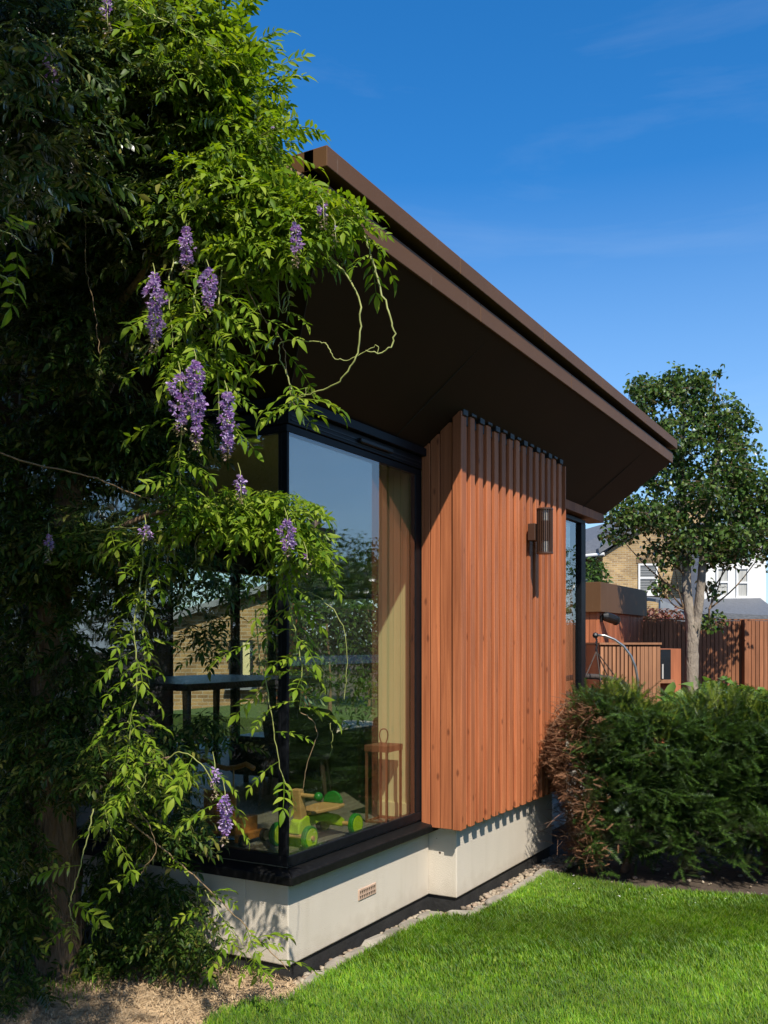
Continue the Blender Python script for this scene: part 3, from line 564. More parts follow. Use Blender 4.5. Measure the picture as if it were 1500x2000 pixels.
FN = thing('slatted_fence', 'brown vertical slat fence behind the garden tree', 'fence', W(5, 14, 0))
x0 = X_(1250, 14); sw = 0.062
MB().cbox(x0, 9.3, 14.06, 14.09, 0, 1.78).build('backing', 'slat', FN)
mp1 = MB(); mp1.cbox(0, sw - .009, 0, .03, 0, 1.82); off0 = Vector(W(0, 0, 0)); mp1.v = [tuple(Vector(v_) - off0 * Vector((1, 1, 0)) if False else (v_[0] - off0.x, v_[1] - off0.y, v_[2])) for v_ in mp1.v]
o = mp1.build('slat', 'slat'); me = o.data; bpy.data.objects.remove(o)
ns = int((9.2 - x0) / sw)
for i in range(ns): inst('slat', me, FN, W(x0 + i * sw, 14 + (0 if x0 + i * sw < X_(1452, 14) else -.12), random.uniform(-.004, .004)))
MB().cbox(x0, 9.3, 13.99, 14.1, 1.83, 1.85).build('top_rail', 'slat', FN)
MB().cbox(X_(1452, 14) - .03, X_(1452, 14) + .04, 13.87, 14.05, 0, 1.84).build('post', 'slat', FN)

SF = thing('side_fence', 'dark timber side fence opposite the windows, mirrored in the glass', 'fence', (4, -4.6, 0))
mp1 = MB(); mp1.box(0, .14, 0, .02, 0, 1.95); o = mp1.build('plank', 'slat'); me = o.data; bpy.data.objects.remove(o)
for i in range(118): inst('plank', me, SF, (-4 + i * .152, -4.6 + (.012 if i % 2 else 0), 0))
MB().box(-4, 14, -4.56, -4.52, 1.2, 1.32).build('rail', 'white_paint', SF); MB().box(-4, 14, -4.64, -4.6, 1.96, 1.99).build('top_rail', 'slat', SF)

# ------------------------------------------------------------------ neighbouring houses
def sash(parent, X0, X1, Yf, z0, z1, fill='dark_glass', blind=None, label=None):
    w = MB().cbox(X0, X1, Yf - .02, Yf + .15, z0, z1).build('window', fill, parent)
    t = 0.075
    MB().cbox(X0, X0 + t, Yf - .07, Yf - .021, z0, z1).build('frame', 'white_paint', w); MB().cbox(X1 - t, X1, Yf - .07, Yf - .021, z0, z1).build('frame', 'white_paint', w)
    MB().cbox(X0 + t, X1 - t, Yf - .068, Yf - .021, z1 - t, z1).build('frame', 'white_paint', w); MB().cbox(X0 + t, X1 - t, Yf - .068, Yf - .021, z0, z0 + t).build('frame', 'white_paint', w)
    zm = (z0 + z1) / 2; MB().cbox(X0 + t, X1 - t, Yf - .062, Yf - .022, zm - .035, zm + .035).build('meeting_rail', 'white_paint', w)
    MB().cbox(X0 - .12, X1 + .12, Yf - .16, Yf + .02, z0 - .15, z0 - .002).build('sill', 'white_paint', w)
    if blind:
        nn = 15
        for i in range(nn):
            zz = z0 + t + (z1 - z0 - 2 * t) * (i + .5) / nn
            if abs(zz - zm) > .05: MB().cbox(X0 + t + .01, X1 - t - .01, Yf - .034, Yf - .024, zz - .022, zz + .014).build('blind_slat', 'blind', w)
    return w
BH = thing('brick_house', 'yellow stock brick house with slate roof and white sash window', 'house', W(11, 38, 0))
Yb = 38.0
def Z_(v, Y): return EYE - (v - CV) / F * Y
xl, xr = X_(1177, Yb), X_(1395, Yb); dback = tuple(Vector(W(0, 9, 0)) - Vector(W(0, 0, 0)))
b = MB(); b.prism([W(xl, Yb, -.05), W(xr, Yb, -.05), W(xr, Yb, Z_(975, Yb)), W(X_(1340, Yb), Yb, Z_(975, Yb)), W(xl, Yb, Z_(1083, Yb))], dback); b.build('wall', 'brick_yellow', BH)
b = MB(); xll = X_(1120, Yb + 1)
b.prism([W(xll, Yb + 1.2, -.05), W(xl + .01, Yb + 1.2, -.05), W(xl + .01, Yb + 1.2, Z_(1085, Yb)), W(xll, Yb + 1.2, Z_(1088, Yb))], dback); b.build('side_wall', 'brick_side', BH)
rk = [W(X_(1168, Yb), Yb - .25, Z_(1082, Yb)), W(X_(1345, Yb), Yb - .25, Z_(972, Yb)), W(X_(1345, Yb), Yb - .25, Z_(962, Yb)), W(X_(1166, Yb), Yb - .25, Z_(1072, Yb))]
b = MB(); b.prism(rk, dback); b.build('roof_verge', 'slate', BH)
b = MB(); b.hexa([W(X_(1110, Yb), Yb + .6, Z_(1083, Yb)), W(X_(1180, Yb), Yb - .1, Z_(1080, Yb)), W(X_(1345, Yb), Yb + 8, Z_(1050, Yb)), W(X_(1110, Yb), Yb + 8, Z_(1050, Yb)),
                  W(X_(1110, Yb), Yb + .8, Z_(1075, Yb)), W(X_(1182, Yb), Yb - .05, Z_(1073, Yb)), W(X_(1345, Yb), Yb + 4, Z_(964, Yb)), W(X_(1130, Yb), Yb + 6, Z_(1020, Yb))]); ro = b.build('roof', 'slate', BH)
MB().tube([W(X_(1110, Yb), Yb + .5, Z_(1087, Yb)), W(X_(1178, Yb), Yb - .2, Z_(1083, Yb))], .07, 8).build('gutter', 'white_paint', ro)
b = MB(); b.hexa([W(X_(1140, Yb), Yb + 1.6, Z_(1062, Yb)), W(X_(1165, Yb), Yb + 1.2, Z_(1060, Yb)), W(X_(1205, Yb), Yb + 3, Z_(1040, Yb)), W(X_(1180, Yb), Yb + 3.6, Z_(1038, Yb)),
                  W(X_(1140, Yb), Yb + 1.6, Z_(1058, Yb)), W(X_(1165, Yb), Yb + 1.2, Z_(1056, Yb)), W(X_(1205, Yb), Yb + 3, Z_(1036, Yb)), W(X_(1180, Yb), Yb + 3.6, Z_(1034, Yb))]); b.build('solar_panel', 'dark_glass', ro)
sash(BH, X_(1246, Yb), X_(1284, Yb), Yb, Z_(1157, Yb), Z_(1101, Yb), blind=True)
for i in range(14):   # soldier course arch over the window
    MB().cbox(X_(1243, Yb) + i * .064, X_(1243, Yb) + i * .064 + .055, Yb - .03, Yb + .02, Z_(1100, Yb), Z_(1100, Yb) + .24).build('arch_brick', 'brick_side', BH)

WH = thing('white_house', 'white rendered house with paired sash windows behind the fence', 'house', W(14.5, 36, 0))
Yw = 36.0
MB().cbox(X_(1372, Yw), X_(1496, Yw), Yw, Yw + 8, -.05, Z_(1035, Yw)).build('wall', 'white', WH)
MB().cbox(X_(1365, Yw), X_(1502, Yw), Yw - .2, Yw + 8.2, Z_(1034, Yw), Z_(1022, Yw)).build('roof', 'slate', WH)
ch = MB().cbox(X_(1455, Yw), X_(1487, Yw), Yw + 1, Yw + 2, Z_(1022, Yw), Z_(985, Yw)).build('chimney', 'chimney', WH)
for q in range(2): MB().tube([W(X_(1464 + q * 14, Yw), Yw + 1.5, Z_(985, Yw)), W(X_(1464 + q * 14, Yw), Yw + 1.5, Z_(972, Yw))], .1, 8).build('chimney_pot', 'terracotta', ch)
sash(WH, X_(1398, Yw), X_(1424, Yw), Yw, Z_(1166, Yw), Z_(1108, Yw), fill='curtain'); sash(WH, X_(1437, Yw), X_(1462, Yw), Yw, Z_(1168, Yw), Z_(1108, Yw), fill='curtain')
EX = thing('slate_lean_to', 'low grey slate roofed extension with rooflight above the fence', 'extension', W(13, 30, 0))
Yx = 30.0
b = MB(); b.hexa([W(X_(1375, Yx), Yx, Z_(1212, Yx) - 1.5), W(X_(1530, Yx), Yx, Z_(1222, Yx) - 1.5), W(X_(1530, Yx), Yx + 5.5, 0), W(X_(1375, Yx), Yx + 5.5, 0),
                  W(X_(1375, Yx), Yx, Z_(1196, Yx)), W(X_(1530, Yx), Yx, Z_(1203, Yx)), W(X_(1540, Yx) + 1.3, Yx + 5.5, Z_(1168, Yx + 5.5)), W(X_(1378, Yx) + 1.6, Yx + 5.5, Z_(1170, Yx + 5.5))]); ex = b.build('roof', 'slate', EX)
b = MB(); yy = Yx + 1.5
b.hexa([W(X_(1450, yy), yy, Z_(1198, yy)), W(X_(1488, yy), yy, Z_(1200, yy)), W(X_(1476, yy + 1.5), yy + 1.5, Z_(1189, yy + 1.5)), W(X_(1440, yy + 1.5), yy + 1.5, Z_(1187, yy + 1.5)),
        W(X_(1450, yy), yy, Z_(1193, yy)), W(X_(1488, yy), yy, Z_(1195, yy)), W(X_(1476, yy + 1.5), yy + 1.5, Z_(1184, yy + 1.5)), W(X_(1440, yy + 1.5), yy + 1.5, Z_(1182, yy + 1.5))]); b.build('rooflight', 'lead', ex)
b = MB(); b.prism([W(X_(1288, Yx), Yx, 1.0), W(X_(1375, Yx), Yx, 1.0), W(X_(1375, Yx), Yx, Z_(1206, Yx)), W(X_(1290, Yx), Yx, Z_(1171, Yx))], tuple(Vector(W(0, .2, 0)) - Vector(W(0, 0, 0)))); b.build('gable', 'lead', EX)
b = MB(); b.hexa([W(X_(1286, Yx), Yx + .3, Z_(1175, Yx)), W(X_(1340, Yx), Yx - .1, Z_(1196, Yx)), W(X_(1350, Yx), Yx + 3, Z_(1172, Yx + 3)), W(X_(1290, Yx), Yx + 3, Z_(1170, Yx + 3)),
                  W(X_(1286, Yx), Yx + .3, Z_(1169, Yx)), W(X_(1380, Yx), Yx - .1, Z_(1200, Yx)), W(X_(1385, Yx), Yx + 3, Z_(1169, Yx + 3)), W(X_(1290, Yx), Yx + 3, Z_(1164, Yx + 3))]); b.build('roof', 'slate', EX)
# a house beyond the side fence, mirrored in the window
NH = thing('mirrored_house', 'dark roofed house with tall chimney mirrored in the corner window', 'house', (24, -17, 0))
MB().box(22, 44, -26, -18, -.05, 3.2).build('wall', 'brick_side', NH)
b = MB(); b.prism([(21.6, -17.6, 3.1), (21.6, -26.4, 3.1), (21.6, -22, 5.4)], (22.8, 0, 0)); b.build('roof', 'slate', NH)
c = MB().box(29.4, 30.5, -20.3, -19.3, 3.1, 6.1); c.box(29.3, 30.6, -20.4, -19.2, 6.1, 6.32); co = c.build('chimney', 'chimney', NH)
for q in (29.7, 30.2): MB().tube([(q, -19.8, 6.3), (q, -19.8, 6.9)], [.16, .13], 10).build('chimney_pot', 'terracotta', co)

# ================================================================== objects
# wall lamp on the timber box
LX, LY, LZ = 2.335, BF - 0.003, 2.07
LA = thing('wall_lamp', 'bronze slatted cylinder wall lamp on the red timber cladding', 'wall lamp', (LX, LY, LZ))
MB().box(LX - .045, LX + .045, LY - .05, LY, LZ + .085, LZ + .195).build('mount', 'bronze', LA, bevel=.004)
lc = (LX, LY - .1, 0)
MB().cyl((lc[0], lc[1], LZ + .286), (0, 0, 1), .053, .01, 28).build('top_cap', 'bronze', LA); MB().cyl((lc[0], lc[1], LZ + .004), (0, 0, 1), .053, .01, 28).build('bottom_cap', 'bronze', LA)
for zz in (0.045, 0.245): MB().cyl((lc[0], lc[1], LZ + zz), (0, 0, 1), .036, .07, 20).build('lamp_glass', 'frost', LA, smooth=False)
MB().cyl((lc[0], lc[1], LZ + .145), (0, 0, 1), .040, .128, 20).build('core', 'bronze', LA)
for i in range(24):
    t = 2 * math.pi * i / 24; d = Vector((math.cos(t), math.sin(t), 0)); e = Vector((-math.sin(t), math.cos(t), 0)); c0 = Vector((lc[0], lc[1], LZ + .009))
    pts = [c0 + d * r_ + e * s_ for r_, s_ in ((.041, -.0018), (.052, -.0018), (.052, .0018), (.041, .0018))]
    MB().hexa(pts + [p + Vector((0, 0, .272)) for p in pts]).build('fin', 'bronze', LA)

# stones along the foot of the wall
SE = thing('stone_edging', 'row of pale uneven edging stones between wall and lawn', 'edging', tuple(GR(700, 1860)))
path = [GR(548, 1965), GR(640, 1892), GR(760, 1824), GR(845, 1783), GR(925, 1783), GR(1000, 1742), GR(1072, 1700)]
def along(path, step):
    out = []; P = [Vector(p) for p in path]; carry = 0.0
    for a_, b_ in zip(P[:-1], P[1:]):
        L = (b_ - a_).length; s = carry
        while s < L: out.append((a_ + (b_ - a_) * (s / L), (b_ - a_).normalized())); s += step
        carry = s - L
    return out
def rock(mb, c, d, l, w, h, seed):
    r_ = random.Random(seed); d = Vector((d.x, d.y, 0)).normalized(); e = Vector((-d.y, d.x, 0)); c = Vector(c)
    ring = [(-.5, -.36), (-.36, -.5), (.36, -.5), (.5, -.36), (.5, .36), (.36, .5), (-.36, .5), (-.5, .36)]
    J = [(r_.uniform(-.05, .05), r_.uniform(-.07, .07)) for _ in ring]
    bot = [c + d * (p[0] + j[0]) * l + e * (p[1] + j[1]) * w - Vector((0, 0, h)) for p, j in zip(ring, J)]
    top = [c + d * (p[0] + j[0]) * l + e * (p[1] + j[1]) * w + Vector((0, 0, r_.uniform(-.006, .002))) for p, j in zip(ring, J)]
    t2 = [c + d * (p[0] + j[0]) * l * .82 + e * (p[1] + j[1]) * w * .8 + Vector((0, 0, r_.uniform(.006, .014))) for p, j in zip(ring, J)]
    n = 8; F_ = [tuple(range(2 * n, 3 * n))]
    for i in range(n): F_ += [(i, (i + 1) % n, n + (i + 1) % n, n + i), (n + i, n + (i + 1) % n, 2 * n + (i + 1) % n, 2 * n + i)]
    return mb.add(bot + top + t2, F_)
for i, (p, d) in enumerate(along(path, 0.185)):
    rock(MB(), (p.x, p.y, .004 + random.uniform(-.014, .004)), d, random.uniform(.14, .185), random.uniform(.065, .10), .06, i).build('stone', 'stone', SE)
# pebbles in the strip against the wall
def pebbles(name, spots, label):
    base = MB(); base.ball((0, 0, 0), 1, 6, (1, .75, .5)); lv = np.array(base.v); lf = []
    for f in base.f: lf += [(f[0], f[1], f[2]), (f[0], f[2], f[3])]
    lf = np.array(lf); n = len(spots); pos = np.array(spots); a = rng.uniform(0, 6.28, n)
    d = np.stack([np.cos(a), np.sin(a), rng.uniform(-.4, .4, n)], 1); rot = frames(d, np.tile([0, 0, 1.0], (n, 1)) + rng.normal(0, .3, (n, 3)))
    V, T = scatter(lv, lf, pos, rot, rng.uniform(.008, .026, n)); o = fast_mesh(name, V, T, 'pebble', kind='stuff'); o['label'] = label; return o
sp_ = []
for _ in range(2600):
    t = rng.uniform(0, 1)
    if rng.uniform() < .55: x = rng.uniform(0.0, 1.33); y = rng.uniform(-.17, 0.0)
    else: x = rng.uniform(1.2, 3.0); y = rng.uniform(-.38, -.17)
    if rng.uniform() < .7 or math.sin(x * 7) > 0: sp_.append((x, y, -.035 + rng.uniform(0, .02)))
pebbles('pebbles', sp_, 'tan pebbles in the strip along the plinth')

# hanging chair: arched steel stand, chain, ropes and the rim of the basket
HC = thing('hanging_chair', 'hanging basket chair on an arched steel stand behind the hedge', 'hanging chair', W(2.35, 9.6, 0))
Yc = 9.6
arc = [(1163, 1241), (1180, 1241), (1200, 1249), (1218, 1262), (1232, 1281), (1241, 1303), (1246, 1330), (1247, 1365), (1243, 1410), (1232, 1460), (1215, 1500), (1190, 1535)]
MB().tube([PX(u, v, Yc) for u, v in arc], .013, 10).build('stand', 'steel', HC, smooth=True)
MB().tube([W(2.1 + .55 * math.cos(t), 9.6 + .55 * math.sin(t), .03) for t in np.linspace(0, 6.28, 28)], .024, 8).build('base_ring', 'steel', HC, smooth=True)
MB().ball(PX(1163, 1241, Yc), .032, 8).build('end_cap', 'vent', HC)
for i in range(5): MB().tube([PX(1164 + (i % 2) * 2, 1246 + i * 5.5, Yc), PX(1164 + ((i + 1) % 2) * 2, 1251 + i * 5.5, Yc)], .011, 6).build('chain_link', 'vent', HC)
for q in ((1140, 1330), (1178, 1365), (1212, 1335), (1200, 1350)): MB().tube([PX(1165, 1272, Yc), PX(q[0], q[1], Yc + (.25 if q[0] > 1190 else -.2))], .006, 5).build('rope', 'rope', HC)
MB().tube([W(2.1 + .36 * math.cos(t), 9.55 + .2 * math.sin(t), 1.05 + .1 * math.sin(t)) for t in np.linspace(0, 6.28, 30)], .03, 8).build('rim', 'rattan', HC, smooth=True)
bk = []
for j in range(14):
    t = j / 14 * 6.28; bk.append([W(2.1 + .36 * math.cos(t) * math.cos(s), 9.55 + .3 * math.sin(t) * math.cos(s), 1.05 - .55 * math.sin(s)) for s in np.linspace(0, 1.5, 7)])
mb = MB()
for q in bk: mb.tube(q, .012, 5)
for s in (.35, .7, 1.05): mb.tube([W(2.1 + .36 * math.cos(t) * math.cos(s), 9.55 + .3 * math.sin(t) * math.cos(s), 1.05 - .55 * math.sin(s)) for t in np.linspace(0, 6.28, 20)], .012, 5)
mb.build('basket', 'rattan', HC)

# ---- inside the room
FZ = 0.50
LN = thing('lantern', 'tall open rust metal lantern with loop handle inside the window', 'lantern', (1.16, 0.17, FZ))
x0, x1, y0, y1 = 1.075, 1.245, 0.10, 0.24; lz = FZ + .43
for x in (x0, x1 - .012):
    for y in (y0, y1 - .012): MB().box(x, x + .012, y, y + .012, FZ, lz - .035).build('post', 'rust', LN)
MB().box(x0 - .004, x1 + .004, y0 - .004, y1 + .004, lz - .035, lz).build('top', 'rust', LN, bevel=.002)
for y in (y0, y1 - .012): MB().box(x0 + .013, x1 - .013, y, y + .012, FZ + .001, FZ + .012).build('rail', 'rust', LN)
for x in (x0, x1 - .012): MB().box(x, x + .012, y0 + .013, y1 - .013, FZ + .001, FZ + .012).build('rail', 'rust', LN)
MB().tube([(1.16 + .014 * math.sin(t), 0.17 - .026 * math.sin(t) * (.7 - .3 * math.cos(t)), lz + .042 - .045 * math.cos(t)) for t in np.linspace(0, 6.28, 22)], .004, 6).build('handle', 'rust', LN, smooth=True)

TR = thing('ride_on_toy', 'lime green wooden ride-on toy with green wheels inside the window', 'toy', (.53, .2, FZ))
def wheel(parent, x, y, r, w, rim, face):
    wo_ = MB().cyl((x, y, FZ + r), (0, 1, 0), r, w, 24).build('wheel', rim, parent, bevel=.004)
    MB().cyl((x, y, FZ + r), (0, 1, 0), r * .8, w + .006, 24).build('hub_face', face, wo_)
for x, ys in ((.74, (.10, .30)), (.345, (.12, .31))):
    for y in ys: wheel(TR, x, y, .058, .026, 'green_rubber', 'lime')
    MB().cyl((x, .205, FZ + .058), (0, 1, 0), .012, .22, 10).build('axle', 'toy_wood', TR)
mb = MB(); prof = [(.74, .04), (.76, .075), (.70, .11), (.60, .135), (.48, .14), (.40, .15), (.345, .13), (.33, .07), (.36, .06), (.42, .085), (.52, .10), (.60, .09), (.68, .055)]
mb.prism([(x, .175, FZ + z) for x, z in prof], (0, .06, 0)); mb.build('body', 'lime', TR, bevel=.006)
mb = MB(); mb.prism([(x, y, FZ + .152) for x, y in ((.42, .16), (.50, .14), (.62, .125), (.70, .14), (.72, .20), (.70, .265), (.62, .28), (.5, .265), (.42, .25))], (0, 0, .018)); mb.build('seat', 'toy_wood', TR, bevel=.005)
mb = MB(); mb.prism([(.68, .205 + .055 * math.cos(t), FZ + .171 + .06 * math.sin(t)) for t in np.linspace(0, math.pi, 14)], (.02, 0, 0)); mb.build('backrest', 'green_rubber', TR, bevel=.003)
mb = MB(); mb.prism([(.365, .18, FZ + .12), (.42, .18, FZ + .13), (.385, .18, FZ + .285), (.345, .18, FZ + .285)], (0, .05, 0)); mb.build('steering_post', 'toy_wood', TR, bevel=.006)
MB().cyl((.37, .205, FZ + .255), (0, 1, 0), .011, .22, 12).build('handlebar', 'toy_wood', TR)
for y in (.085, .325): MB().ball((.37, y, FZ + .255), .023, 14).build('grip', 'green_rubber', TR, smooth=True)

WK = thing('push_walker', 'varnished wooden push walker with black wheels inside the glass', 'walker', (.33, .55, FZ))
MB().box(.22, .40, .47, .65, FZ + .05, FZ + .13).build('box', 'orange_wood', WK, bevel=.006)
MB().box(.20, .222, .46, .66, FZ + .10, FZ + .27).build('panel', 'orange_wood', WK, bevel=.012)
for y in (.50, .60): MB().cyl((.24, y, FZ + .32), (0, 0, 1), .004, .12, 8).build('rod', 'chrome', WK)
for y in (.46, .655): MB().box(.21, .43, y - .012, y + .012, FZ + .02, FZ + .06).build('rail', 'orange_wood', WK, bevel=.006)
for x in (.23, .40):
    for y in (.43, .685): wheel(WK, x, y, .032, .02, 'rubber', 'chrome')
    MB().cyl((x, .557, FZ + .032), (0, 1, 0), .005, .25, 8).build('axle', 'chrome', WK)
MB().tube([(.25, .38, FZ + .385), (.25, .43, FZ + .405), (.25, .49, FZ + .385), (.25, .55, FZ + .375), (.25, .62, FZ + .385), (.25, .68, FZ + .41), (.25, .74, FZ + .395)], .013, 8).build('handle', 'orange_wood', WK, smooth=True)

TB = thing('dining_table', 'dark dining table inside the glass room', 'table', (1.75, 2.0, FZ))
MB().box(1.0, 2.5, 1.45, 2.5, FZ + .70, FZ + .745).build('top', 'dark_wood', TB, bevel=.006)
for x in (1.1, 2.4):
    for y in (1.55, 2.4): MB().tube([(x, y, FZ), (x + (.05 if x < 2 else -.05), y + (.05 if y < 2 else -.05), FZ + .70)], [.018, .03], 10).build('leg', 'dark_wood', TB)
def chair(x, y, rz, label, hs=1.0):
    t = thing('dining_chair', label, 'chair', (x, y, FZ), 'dark chairs in the glass room'); cr_, sr_ = math.cos(rz), math.sin(rz)
    def P(a, b_, z): return (x + a * cr_ - b_ * sr_, y + a * sr_ + b_ * cr_, FZ + z * hs)
    for a in (-.19, .19):
        for b_ in (-.19, .19): MB().tube([P(a * 1.1, b_ * 1.1, 0), P(a * .9, b_ * .9, .43)], [.011, .018], 8).build('leg', 'dark_wood', t)
    mb = MB(); mb.hexa([P(-.23, -.23, .43), P(.23, -.23, .43), P(.23, .23, .43), P(-.23, .23, .43), P(-.23, -.23, .49), P(.23, -.23, .49), P(.23, .23, .49), P(-.23, .23, .49)]); mb.build('seat', 'dark_int', t, bevel=.02)
    mb = MB(); prof = [(-.23, .5), (-.25, .72), (-.2, .84), (-.1, .87), (.1, .87), (.2, .84), (.25, .72), (.23, .5)]
    mb.prism([P(.21, a, z) for a, z in prof], tuple(Vector(P(.26, 0, 0)) - Vector(P(.21, 0, 0)))); mb.build('backrest', 'dark_int', t, bevel=.015)
chair(1.5, 1.0, .5, 'low dark rounded lounge chair nearest the corner post', .66); chair(.72, 1.9, 3.14, 'dark dining chair deeper in the room beside the table')
SO = thing('sofa', 'low navy sofa at the back of the glass room', 'sofa', (3.2, 1.3, FZ))
MB().box(2.0, 3.9, 1.02, 1.85, FZ + .06, FZ + .24).build('seat', 'navy', SO, bevel=.04); MB().box(2.0, 3.9, .84, 1.05, FZ + .06, FZ + .40).build('backrest', 'navy', SO, bevel=.05)
for x in (1.86, 3.9): MB().box(x, x + .13, .84, 1.85, FZ + .06, FZ + .33).build('arm', 'navy', SO, bevel=.04)
for x in (1.95, 3.9):
    for y in (.92, 1.75): MB().cyl((x, y, FZ + .03), (0, 0, 1), .02, .06, 8).build('foot', 'dark_wood', SO)

# ================================================================== vegetation
# ---- leaf shapes
def leaflet(L, w, hi, twist=0.0, fold=.25, curl=.25):
    """pointed leaflet along +x, midrib folded, tip curling down; tris"""
    if hi:
        st = [(0, 0), (.18, .55), (.42, 1.0), (.68, .78), (.86, .36), (1.0, 0)]
    else: st = [(0, 0), (.38, 1.0), (.75, .62), (1.0, 0)]
    V = []; rows = []
    for s, ww in st:
        x = s * L; z = -curl * L * s * s
        if ww == 0: V.append((x, 0, z)); rows.append((len(V) - 1,))
        else:
            h = ww * w / 2; V += [(x, h, z + fold * h), (x, 0, z), (x, -h, z + fold * h)]; rows.append((len(V) - 3, len(V) - 2, len(V) - 1))
    T = []
    for a, b_ in zip(rows[:-1], rows[1:]):
        if len(a) == 1: T += [(a[0], b_[1], b_[0]), (a[0], b_[2], b_[1])]
        elif len(b_) == 1: T += [(a[0], a[1], b_[0]), (a[1], a[2], b_[0])]
        else: T += [(a[0], a[1], b_[1]), (a[0], b_[1], b_[0]), (a[1], a[2], b_[2]), (a[1], b_[2], b_[1])]
    return np.array(V, float), np.array(T)
def rotz(V, a): c, s = math.cos(a), math.sin(a); return V @ np.array([[c, s, 0], [-s, c, 0], [0, 0, 1]])
def roty(V, a): c, s = math.cos(a), math.sin(a); return V @ np.array([[c, 0, -s], [0, 1, 0], [s, 0, c]])
def rotx(V, a): c, s = math.cos(a), math.sin(a); return V @ np.array([[1, 0, 0], [0, c, s], [0, -s, c]])
def compound(seed, pairs, Lr, ll, hi):
    r_ = np.random.default_rng(seed); parts = []; mids = []
    def pt(s): return np.array([s * Lr, 0, -.32 * Lr * s * s])
    n = 5; P = [pt(i / n) for i in range(n + 1)]
    mb = MB(); mb.tube([Vector(p) for p in P], [.0016] * n + [.0008], 3, cap=False); T = []
    for f in mb.f: T += [(f[0], f[1], f[2]), (f[0], f[2], f[3])]
    parts.append((np.array([tuple(v_) for v_ in mb.v]), np.array(T)))
    for i in range(pairs):
        s = .22 + .74 * i / max(1, pairs - 1); l0 = ll * (1.0 - .35 * abs(s - .6) / .6)
        for sd in (-1, 1):
            V, T = leaflet(l0 * r_.uniform(.85, 1.12), l0 * r_.uniform(.30, .38), hi, fold=r_.uniform(.15, .5), curl=r_.uniform(.1, .45))
            V = rotx(V, r_.uniform(-.35, .35)); V = roty(V, r_.uniform(-.15, .45)); V = rotz(V, sd * r_.uniform(.7, 1.1)); parts.append((V + pt(s), T))
    V, T = leaflet(ll * 1.05, ll * .4, hi, curl=.4); V = roty(V, .55); parts.append((V + pt(1.0), T))
    return join(parts)
LEAF_LO = [compound(i, 6 + i % 2, .18, .050, False) for i in range(5)]
LEAF_HI = [compound(20 + i, 5 + i % 3, .19, .055, True) for i in range(6)]
LEAF_YOUNG = [compound(40 + i, 4 + i % 2, .13, .045, True) for i in range(3)]

# ---- wisteria
WS = thing('wisteria', 'old wisteria with twisted trunk, hanging leaves and lilac flowers over the corner', 'wisteria', tuple(GR(125, 1892)))
def inside_building(p):
    a, b_, z = p
    if a > -.74 and b_ > -.72 and 2.50 < z < 3.34: return True
    if a > -.14 and b_ > -.13 and z < 2.75: return True
    return False
def spline(pts, n=6):
    P = [Vector(p) for p in pts]; out = []
    for i in range(len(P) - 1):
        p0_, p1_, p2_, p3_ = P[max(i - 1, 0)], P[i], P[i + 1], P[min(i + 2, len(P) - 1)]
        for k in range(n):
            t = k / n; out.append(.5 * ((2 * p1_) + (-p0_ + p2_) * t + (2 * p0_ - 5 * p1_ + 4 * p2_ - p3_) * t * t + (-p0_ + 3 * p1_ - 3 * p2_ + p3_) * t ** 3))
    out.append(P[-1]); return out
def trunk(path, r0, r1, name, m='bark', seed=0, n=12, knob=.16, parent=None):
    r_ = random.Random(seed); P = spline(path, 7); N = len(P); rad = [(r0 + (r1 - r0) * i / (N - 1)) for i in range(N)]
    mb = MB(); mb.tube(P, rad, n)
    vv = []
    for k, v_ in enumerate(mb.v):
        i = min(k // n, N - 1); j = k % n; c = P[i]; d = Vector(v_) - c
        f = 1 + knob * math.sin(j * 6.283 / n * 3 + i * .35) + knob * .7 * math.sin(i * 1.3 + j * 1.7 + seed) + r_.uniform(-.05, .05)
        vv.append(tuple(c + d * f))
    mb.v = vv; return mb.build(name, m, parent, smooth=True)
main = [(122, 1905, 4.30), (118, 1780, 4.32), (112, 1600, 4.28), (95, 1400, 4.2), (105, 1180, 4.1), (150, 900, 4.0), (195, 640, 3.85), (225, 380, 3.7), (250, 150, 3.62), (230, -120, 3.55)]
tr = trunk([PX(*p) for p in main], .100, .022, 'trunk', seed=1, parent=WS)
trunk([PX(*p) for p in ((95, 1900, 4.36), (75, 1720, 4.42), (60, 1500, 4.4), (80, 1280, 4.3), (40, 1000, 4.15), (60, 700, 4.0), (110, 420, 3.85), (90, 150, 3.7))], .05, .02, 'trunk', seed=2, parent=WS)
for k, p in enumerate((
    [(150, 900, 4.0), (240, 700, 3.8), (330, 480, 3.5), (430, 300, 3.36), (560, 330, 3.2), (640, 380, 3.1)],
    [(225, 380, 3.7), (300, 250, 3.5), (380, 130, 3.45), (440, 60, 3.42)],
    [(195, 640, 3.85), (260, 560, 3.5), (350, 440, 3.3), (460, 420, 3.2)],
    [(105, 1180, 4.1), (200, 1060, 3.8), (310, 1000, 3.55), (430, 985, 3.45), (540, 1010, 3.4)],
    [(112, 1600, 4.28), (180, 1530, 4.05), (260, 1500, 3.75), (330, 1480, 3.6)])):
    trunk([PX(*q) for q in p], .017, .006, 'branch', 'bark', seed=5 + k, n=8, knob=.1, parent=WS)
trunk([PX(230, -120, 3.55), W(-1.2, 2.9, 4.3), W(-1.2, 2.2, 4.45), W(-1.0, 1.5, 4.05), W(-.8, 1.0, 3.9)], .035, .012, 'branch', 'bark', seed=12, n=8, knob=.1, parent=WS)  # out-of-view limb added to carry the shading crown
